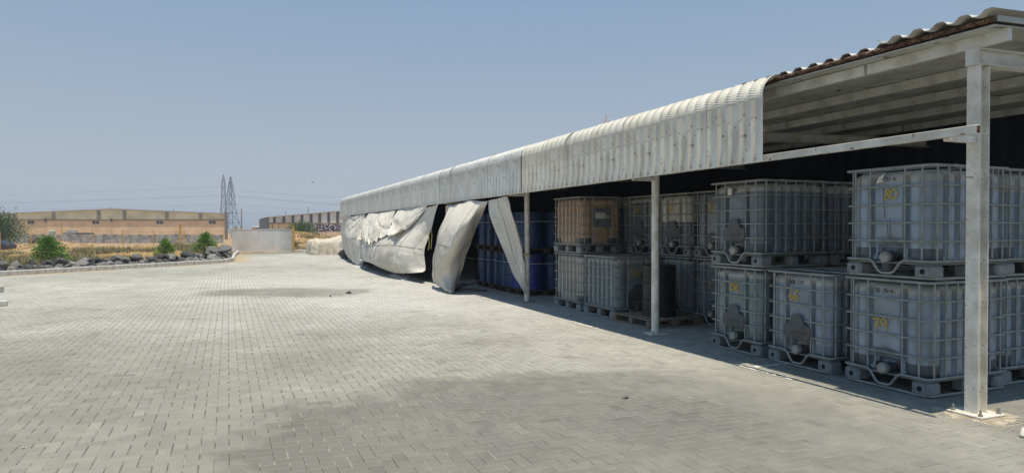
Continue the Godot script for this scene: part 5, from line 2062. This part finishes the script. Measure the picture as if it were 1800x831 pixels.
	for q in [502.5, 542.0]:
		m = MB.new()
		var t: float = along.call(q)
		m.tube([B.call(t, ry.call(t), -1), B.call(t, ry.call(t) + (1.3 if q < 520 else 2.0), -1)], 0.12, 6)
		part("roof_pole", m, M.pole, wb)
	for q in [478.5, 489.0]:
		m = MB.new()
		var t: float = along.call(q)
		m.bar(B.call(t, 0.5, 0.2), B.call(t, 2.85, 0.2), 0.2, 0.2)
		part("downpipe", m, M.brown_trim, wb)
	var bn := thing("patterned_banner", "black and white mottled banner fixed in front of the striped warehouse", "banner", F(-46.0, 150.0, 0))
	m = MB.new()
	m.box(Vector3(3.2, 1.6, 0), Vector3(10.2, 1.7, 0.06), 0.0, gi.basis)
	part("cloth", m, M.graffiti, bn)
	m = MB.new()
	for q in [-0.5, 2.4, 5.0]: m.box(gi.basis * Vector3(q, 0.3, -0.05), Vector3(0.12, 4.2, 0.1), 0.0, gi.basis)
	part("posts", m, M.pole, bn)
	# pylons
	pylon("tall lattice power pylon, the wider nearer one of the pair", F(-185.6, 450, -1.5), 0.55,
		[[-1.5, 9.6], [11.4, 5.5], [17.4, 4.1], [22.8, 3.4], [28.7, 2.3], [35.4, 0.15]], 0.32, 0.23)
	pylon("slender lattice power pylon, the farther one left of the pair", F(-211.5, 500, -1.5), 0.2,
		[[-1.5, 5.6], [12.9, 3.6], [20.8, 2.7], [27.5, 2.3], [34.2, 2.1], [40.6, 0.15]], 0.30, 0.21)
	# wires
	var wl := [[[-183, 450, 26.5], [-60, 330, 15.5]], [[-183, 450, 23.0], [-60, 350, 12.2]], [[-183, 450, 22.4], [-40, 380, 10.5]], [[-183, 450, 17.2], [-60, 400, 9.0]], [[-183, 450, 11.6], [-60, 430, 5.5]], [[-187, 450, 23.4], [-420, 480, 17.0]], [[-187, 450, 17.2], [-420, 470, 13.0]], [[-210, 500, 32.0], [-460, 540, 26.0]], [[-210, 500, 25.0], [-460, 520, 20.0]]]
	for q in wl:
		var pts := []
		for j in 17:
			var t := j / 16.0
			pts.append(F(lerpf(q[0][0], q[1][0], t), lerpf(q[0][1], q[1][1], t), lerpf(q[0][2], q[1][2], t) - 3.0 * t * (1 - t)))
		m = MB.new()
		m.tube(pts, 0.042, 4)
		single("power_line", m, M.wire, "thin power line sagging away from the lattice pylons", "power line", Transform3D.IDENTITY, "power lines strung from the pylons")
	var lp := thing("street_pole", "plain grey pole standing right of the lattice pylons behind the gate", "pole", F(-47.6, 120, -1.5))
	m = MB.new()
	m.lathe([Vector2(0, 0), Vector2(0.14, 0), Vector2(0.08, 6.5), Vector2(0, 6.5)], 10)
	part("shaft", m, M.pole, lp)
	m = MB.new()
	m.box(Vector3(0, 0.1, 0), Vector3(0.5, 0.2, 0.5), 0.02)
	part("footing", m, M.kerb, lp)
	# mast over the roof
	var ms := thing("telecom_mast", "pale antenna mast showing above the shed roof", "mast", W(41.2, 70.0, 0))
	m = MB.new()
	m.lathe([Vector2(0, 0), Vector2(0.45, 0), Vector2(0.2, 13.6), Vector2(0.13, 13.8), Vector2(0.11, 15.0), Vector2(0, 15.0)], 12)
	part("shaft", m, M.mast, ms)
	for q in 3:
		m = MB.new()
		var a := TAU * q / 3 + 0.4
		m.box(Vector3(cos(a) * 0.36, 13.9, sin(a) * 0.36), Vector3(0.14, 0.9, 0.14), 0.03)
		m.bar(Vector3(0, 13.9, 0), Vector3(cos(a) * 0.36, 13.9, sin(a) * 0.36), 0.08, 0.08)
		part("antenna_panel", m, M.mast, ms)
	# truck cab behind the gate
	var tc := thing("truck_cab", "white and red truck cab top showing over the gate", "truck", F(-96.6, 260, -1.05))
	m = MB.new()
	m.box(Vector3(0.2, 2.2, 0), Vector3(1.6, 2.1, 2.0), 0.25, gi.basis)
	part("cab", m, M.cab_white, tc)
	m = MB.new()
	m.box(gi.basis * Vector3(-1.4, 2.0, 0.2), Vector3(1.6, 1.5, 2.0), 0.2, gi.basis)
	part("body", m, M.cab_red, tc)
	m = MB.new()
	m.box(gi.basis * Vector3(-1.4, 2.95, 0.2), Vector3(1.4, 0.45, 1.8), 0.15, gi.basis)
	part("roof", m, M.cab_white, tc)
	m = MB.new()
	m.box(gi.basis * Vector3(0.2, 2.55, 0.0), Vector3(1.2, 0.55, 2.04), 0.1, gi.basis)
	part("window", m, M.glass, tc)
	for q in [-1.5, 0.4]:
		m = MB.new()
		m.lathe([Vector2(0, -1.0), Vector2(0.5, -1.0), Vector2(0.5, 1.0), Vector2(0, 1.0)], 14, Transform3D(gi.basis * Basis(Vector3.RIGHT, PI / 2), gi.basis * Vector3(q, 0.5, 0)))
		part("wheel", m, M.rubber, tc)
	make_car(F(-62.4, 82.0, terrain_h(-62.4, 82, f) + 0.08), gi.basis)
	# bird
	var bd := MB.new()
	bd.lathe([Vector2(0, -0.16), Vector2(0.05, -0.08), Vector2(0.06, 0.03), Vector2(0.03, 0.14), Vector2(0, 0.17)], 8, Transform3D(Basis(Vector3.RIGHT, PI / 2), Vector3.ZERO))
	bd.plate(PackedVector2Array([Vector2(0.02, -0.06), Vector2(0.36, -0.02), Vector2(0.30, 0.06), Vector2(0.03, 0.08)]), 0.012, Transform3D(Basis(Vector3.RIGHT, PI / 2).rotated(Vector3.BACK, 0.5), Vector3.ZERO))
	bd.plate(PackedVector2Array([Vector2(-0.02, -0.06), Vector2(-0.36, -0.02), Vector2(-0.30, 0.06), Vector2(-0.03, 0.08)]), 0.012, Transform3D(Basis(Vector3.RIGHT, PI / 2).rotated(Vector3.BACK, -0.5), Vector3.ZERO))
	single("bird", bd, M.bag, "small dark bird flying in the empty sky", "bird", loc(F(-29.2, 100, 8.3), 0.6))


func pylon(label: String, at: Vector3, turn: float, lev: Array, leg: float, brace: float) -> void:
	var t := thing("lattice_pylon", label, "pylon", at, turn)
	var off := 1.5
	var cs := [Vector2(-1, -1), Vector2(1, -1), Vector2(1, 1), Vector2(-1, 1)]
	var P := func(i: int, c: int) -> Vector3:
		var q: Vector2 = cs[c % 4] * lev[i][1] * 0.5
		return Vector3(q.x, lev[i][0] + off, q.y)
	for c in 4:
		var m := MB.new()
		for i in lev.size() - 1: m.bar(P.call(i, c), P.call(i + 1, c), leg * 0.6, leg * 0.6)
		part("leg", m, M.lattice, t)
	for i in lev.size() - 1:
		var m := MB.new()
		var n := 2 if i == 0 or i == lev.size() - 2 else 1
		for c in 4:
			for k in n:
				var a0: Vector3 = (P.call(i, c) as Vector3).lerp(P.call(i + 1, c), float(k) / n)
				var a1: Vector3 = (P.call(i, c) as Vector3).lerp(P.call(i + 1, c), float(k + 1) / n)
				var b0: Vector3 = (P.call(i, c + 1) as Vector3).lerp(P.call(i + 1, c + 1), float(k) / n)
				var b1: Vector3 = (P.call(i, c + 1) as Vector3).lerp(P.call(i + 1, c + 1), float(k + 1) / n)
				m.bar(a0, b1, brace * 0.6, brace * 0.6); m.bar(b0, a1, brace * 0.6, brace * 0.6)
				if i > 0 or k > 0: m.bar(a0, b0, brace, brace)
		part("brace_panel", m, M.lattice, t)


func make_car(at: Vector3, b: Basis) -> void:
	var t := thing("parked_car", "black saloon car parked under the tree at the left edge", "car", at)
	t.basis = b
	# side outline, extruded with tumblehome
	var o := [[-2.2, 0.35], [-2.25, 0.6], [-2.15, 0.88], [-1.2, 0.98], [-0.55, 1.40], [0.7, 1.44], [1.45, 1.08], [2.05, 1.02], [2.25, 0.85], [2.25, 0.5], [2.1, 0.32]]
	var rows := []
	for z in [-0.86, -0.80, -0.55, 0.0, 0.55, 0.80, 0.86]:
		var row := PackedVector3Array()
		for q in o:
			var tuck := smoothstep(0.9, 1.45, q[1])
			var edge := absf(z) / 0.86
			row.append(Vector3(q[0] * (1.0 - 0.03 * pow(edge, 4)), q[1] - 0.06 * pow(edge, 6), z * (1.0 - 0.24 * tuck)))
		rows.append(row)
	var m := MB.new()
	m.grid(rows)
	for s in [0, 6]:
		var c := Vector3(0, 0.6, rows[s][0].z)
		for i in o.size():
			var k := (i + 1) % o.size()
			m.ftri(rows[s][i], rows[s][k], c, Vector3(0, 0, signf(c.z)))
	part("body", m, M.car, t)
	for s in [-1.0, 1.0]:
		m = MB.new()
		m.plate(PackedVector2Array([Vector2(-1.0, 0.02), Vector2(-0.5, 0.36), Vector2(0.1, 0.38), Vector2(0.1, 0.02)]), 0.02, Transform3D(Basis(Vector3.RIGHT, -0.42 * s), Vector3(0, 0.98, 0.85 * s)))
		m.plate(PackedVector2Array([Vector2(0.16, 0.02), Vector2(0.16, 0.38), Vector2(0.66, 0.38), Vector2(1.2, 0.06)]), 0.02, Transform3D(Basis(Vector3.RIGHT, -0.42 * s), Vector3(0, 0.98, 0.85 * s)))
		part("side_window", m, M.glass, t)
		m = MB.new()
		m.box(Vector3(2.2, 0.82, 0.62 * s), Vector3(0.1, 0.14, 0.36), 0.03)
		part("tail_light", m, M.tail, t)
		for x in [-1.4, 1.4]:
			m = MB.new()
			var xf := Transform3D(Basis(Vector3.RIGHT, PI / 2 * s), Vector3(x, 0.32, 0.72 * s))
			m.lathe([Vector2(0.2, -0.12), Vector2(0.30, -0.12), Vector2(0.32, -0.09), Vector2(0.32, 0.1), Vector2(0.30, 0.13), Vector2(0.22, 0.14)], 20, xf)
			var w := part("wheel", m, M.rubber, t)
			m = MB.new()
			m.lathe([Vector2(0.22, 0.12), Vector2(0.18, 0.10), Vector2(0.05, 0.12), Vector2(0, 0.12)], 12, xf)
			part("rim", m, M.rim, w)
	m = MB.new()
	m.plate(PackedVector2Array([Vector2(-0.55, 0), Vector2(0.55, 0), Vector2(0.46, 0.7), Vector2(-0.46, 0.7)]), 0.02, Transform3D(Basis(Vector3(0, 0, -1), Vector3(-0.88, 0.46, 0).normalized(), Vector3(0.46, 0.88, 0).normalized()), Vector3(1.42, 1.10, 0)))
	part("rear_window", m, M.glass, t)


func make_clutter() -> void:
	var r := RandomNumberGenerator.new()
	r.seed = 71
	# painted bay marks, worn
	for q in [[6.15, 11.05, 0.62, 0.11, 0.0], [5.66, 10.4, 0.12, 1.0, 0.0], [6.15, 6.45, 0.62, 0.11, 0.0], [5.78, 6.2, 0.12, 0.95, 0.0], [6.15, 15.9, 0.62, 0.11, 0.0], [5.66, 15.4, 0.12, 1.0, 0.0]]:
		var m := MB.new()
		var along: bool = q[3] > 0.5
		var nx := 24 if along else 6
		var hn := noise(720 + int(q[1] * 10), 6.0, 3)
		var w: float = q[2]
		var d: float = q[3]
		for i in 24:
			for j in 4:
				var u0 := i / 24.0
				var u1 := (i + 1) / 24.0
				var v0 := j / 4.0
				var v1 := (j + 1) / 4.0
				if hn.get_noise_2d(u0 * 3 + q[0], v0 * 0.8 + q[1]) > 0.24: continue
				var a: Vector3
				var b: Vector3
				if along:
					a = W(q[0] + (v0 - 0.5) * w, q[1] + (u0 - 0.5) * d, 0.0042)
					b = W(q[0] + (v1 - 0.5) * w, q[1] + (u1 - 0.5) * d, 0.0042)
				else:
					a = W(q[0] + (u0 - 0.5) * w, q[1] + (v0 - 0.5) * d, 0.0042)
					b = W(q[0] + (u1 - 0.5) * w, q[1] + (v1 - 0.5) * d, 0.0042)
				m.quad(a, Vector3(b.x, a.y, a.z), b, Vector3(a.x, a.y, b.z), Vector3.UP)
		var o := part("painted_bay_mark", m, M.white_paint, self)
		o.set_meta("kind", "structure")
	# broken boards at the foot of the upright canvas
	for q in [[5.75, 17.9, 0.07, 0.9, 0.5, 0.12], [5.95, 17.0, 0.05, 0.8, -0.3, -0.08], [5.6, 17.25, 0.04, 0.7, 1.0, 0.05], [6.0, 17.6, 0.12, 0.6, 0.1, 0.2]]:
		var m := MB.new()
		m.box(Vector3.ZERO, Vector3(q[3], 0.025, 0.10), 0.004)
		single("broken_board", m, M.dark_wood, "broken grey board in the litter at the foot of the upright canvas", "board", loc(W(q[0], q[1], q[2]), q[4], Vector3(0, 0, q[5])), "broken boards under the upright canvas")
	var rk := rock_mesh(540)
	for q in [[5.85, 37.4, 0.17, 0.34], [5.9, 36.6, 0.14, 0.26]]:
		single("black_bag", rk, M.bag, "crumpled black rubbish bag on the ground under the far canvas point" if q[3] > 0.3 else "smaller black rubbish bag beside the bigger one under far canvas", "bag", Transform3D(Basis(Vector3.UP, q[3] * 9).scaled(Vector3(q[3], q[3] * 0.7, q[3])), W(q[0], q[1], q[2])))
	# a white sticker on one blue drum
	var st := MB.new()
	var rows := []
	for j in 2:
		var row := PackedVector3Array()
		for i in 7:
			var a := PI + 0.15 + (i / 6.0 - 0.5) * 0.5
			row.append(Vector3(cos(a) * 0.2885, j * 0.12, sin(a) * 0.2885))
		rows.append(row)
	st.grid(rows)
	single("drum_sticker", st, M.paper, "white paper sticker on a blue drum beside the tied canvas", "sticker", loc(W(7.3 - 0.295, 15.82 + 0.3, 0.146 + 0.42)))


# ------------------------------------------------------------------
func _ready() -> void:
	var cam := Camera3D.new()
	cam.name = "camera"
	add_child(cam)
	cam.position = Vector3(0, 1.68, 0)
	cam.rotation = Vector3(-atan(15.5 / 1200.0), -atan2(LAT.y, LAT.x), 0)
	cam.fov = rad_to_deg(2.0 * atan(415.5 / 1200.0))
	cam.near = 0.05
	cam.far = 4000.0
	cam.current = true
	var env := Environment.new()
	env.background_mode = Environment.BG_SKY
	var sky := Sky.new()
	var sm := ProceduralSkyMaterial.new()
	sm.sky_top_color = Color(0.388, 0.538, 0.692)
	sm.sky_horizon_color = Color(0.692, 0.72, 0.736)
	sm.sky_curve = 0.19
	sm.ground_horizon_color = Color(0.62, 0.60, 0.55)
	sm.ground_bottom_color = Color(0.45, 0.42, 0.36)
	sm.sun_angle_max = 4.0
	sky.sky_material = sm
	env.sky = sky
	env.background_energy_multiplier = 1.0
	env.tonemap_mode = Environment.TONE_MAPPER_LINEAR
	env.tonemap_exposure = 1.2
	env.sdfgi_enabled = true
	env.ssao_enabled = true
	env.ssil_enabled = true
	env.fog_enabled = true
	env.fog_density = 0.0006
	env.fog_light_color = Color(0.75, 0.80, 0.86)
	var we := WorldEnvironment.new()
	we.name = "environment"
	we.environment = env
	add_child(we)
	var sun := DirectionalLight3D.new()
	sun.name = "sun"
	add_child(sun)
	sun.light_energy = 1.25
	sun.light_color = Color(1.0, 0.955, 0.88)
	sun.light_angular_distance = 0.5
	sun.shadow_enabled = true
	sun.look_at_from_position(Vector3(-0.3, 35.0, 5.2), Vector3.ZERO, Vector3.RIGHT)

	var t0 := Time.get_ticks_msec()
	rng.seed = 1
	make_materials()
	make_ground()
	make_paving()
	make_kerb()
	print("ground ", Time.get_ticks_msec() - t0)
	make_shed()
	make_far()
	print("far ", Time.get_ticks_msec() - t0)
	make_canvas()
	make_goods()
	print("goods ", Time.get_ticks_msec() - t0)
	make_rocks()
	make_plants()
	make_clutter()
	print("done ", Time.get_ticks_msec() - t0)
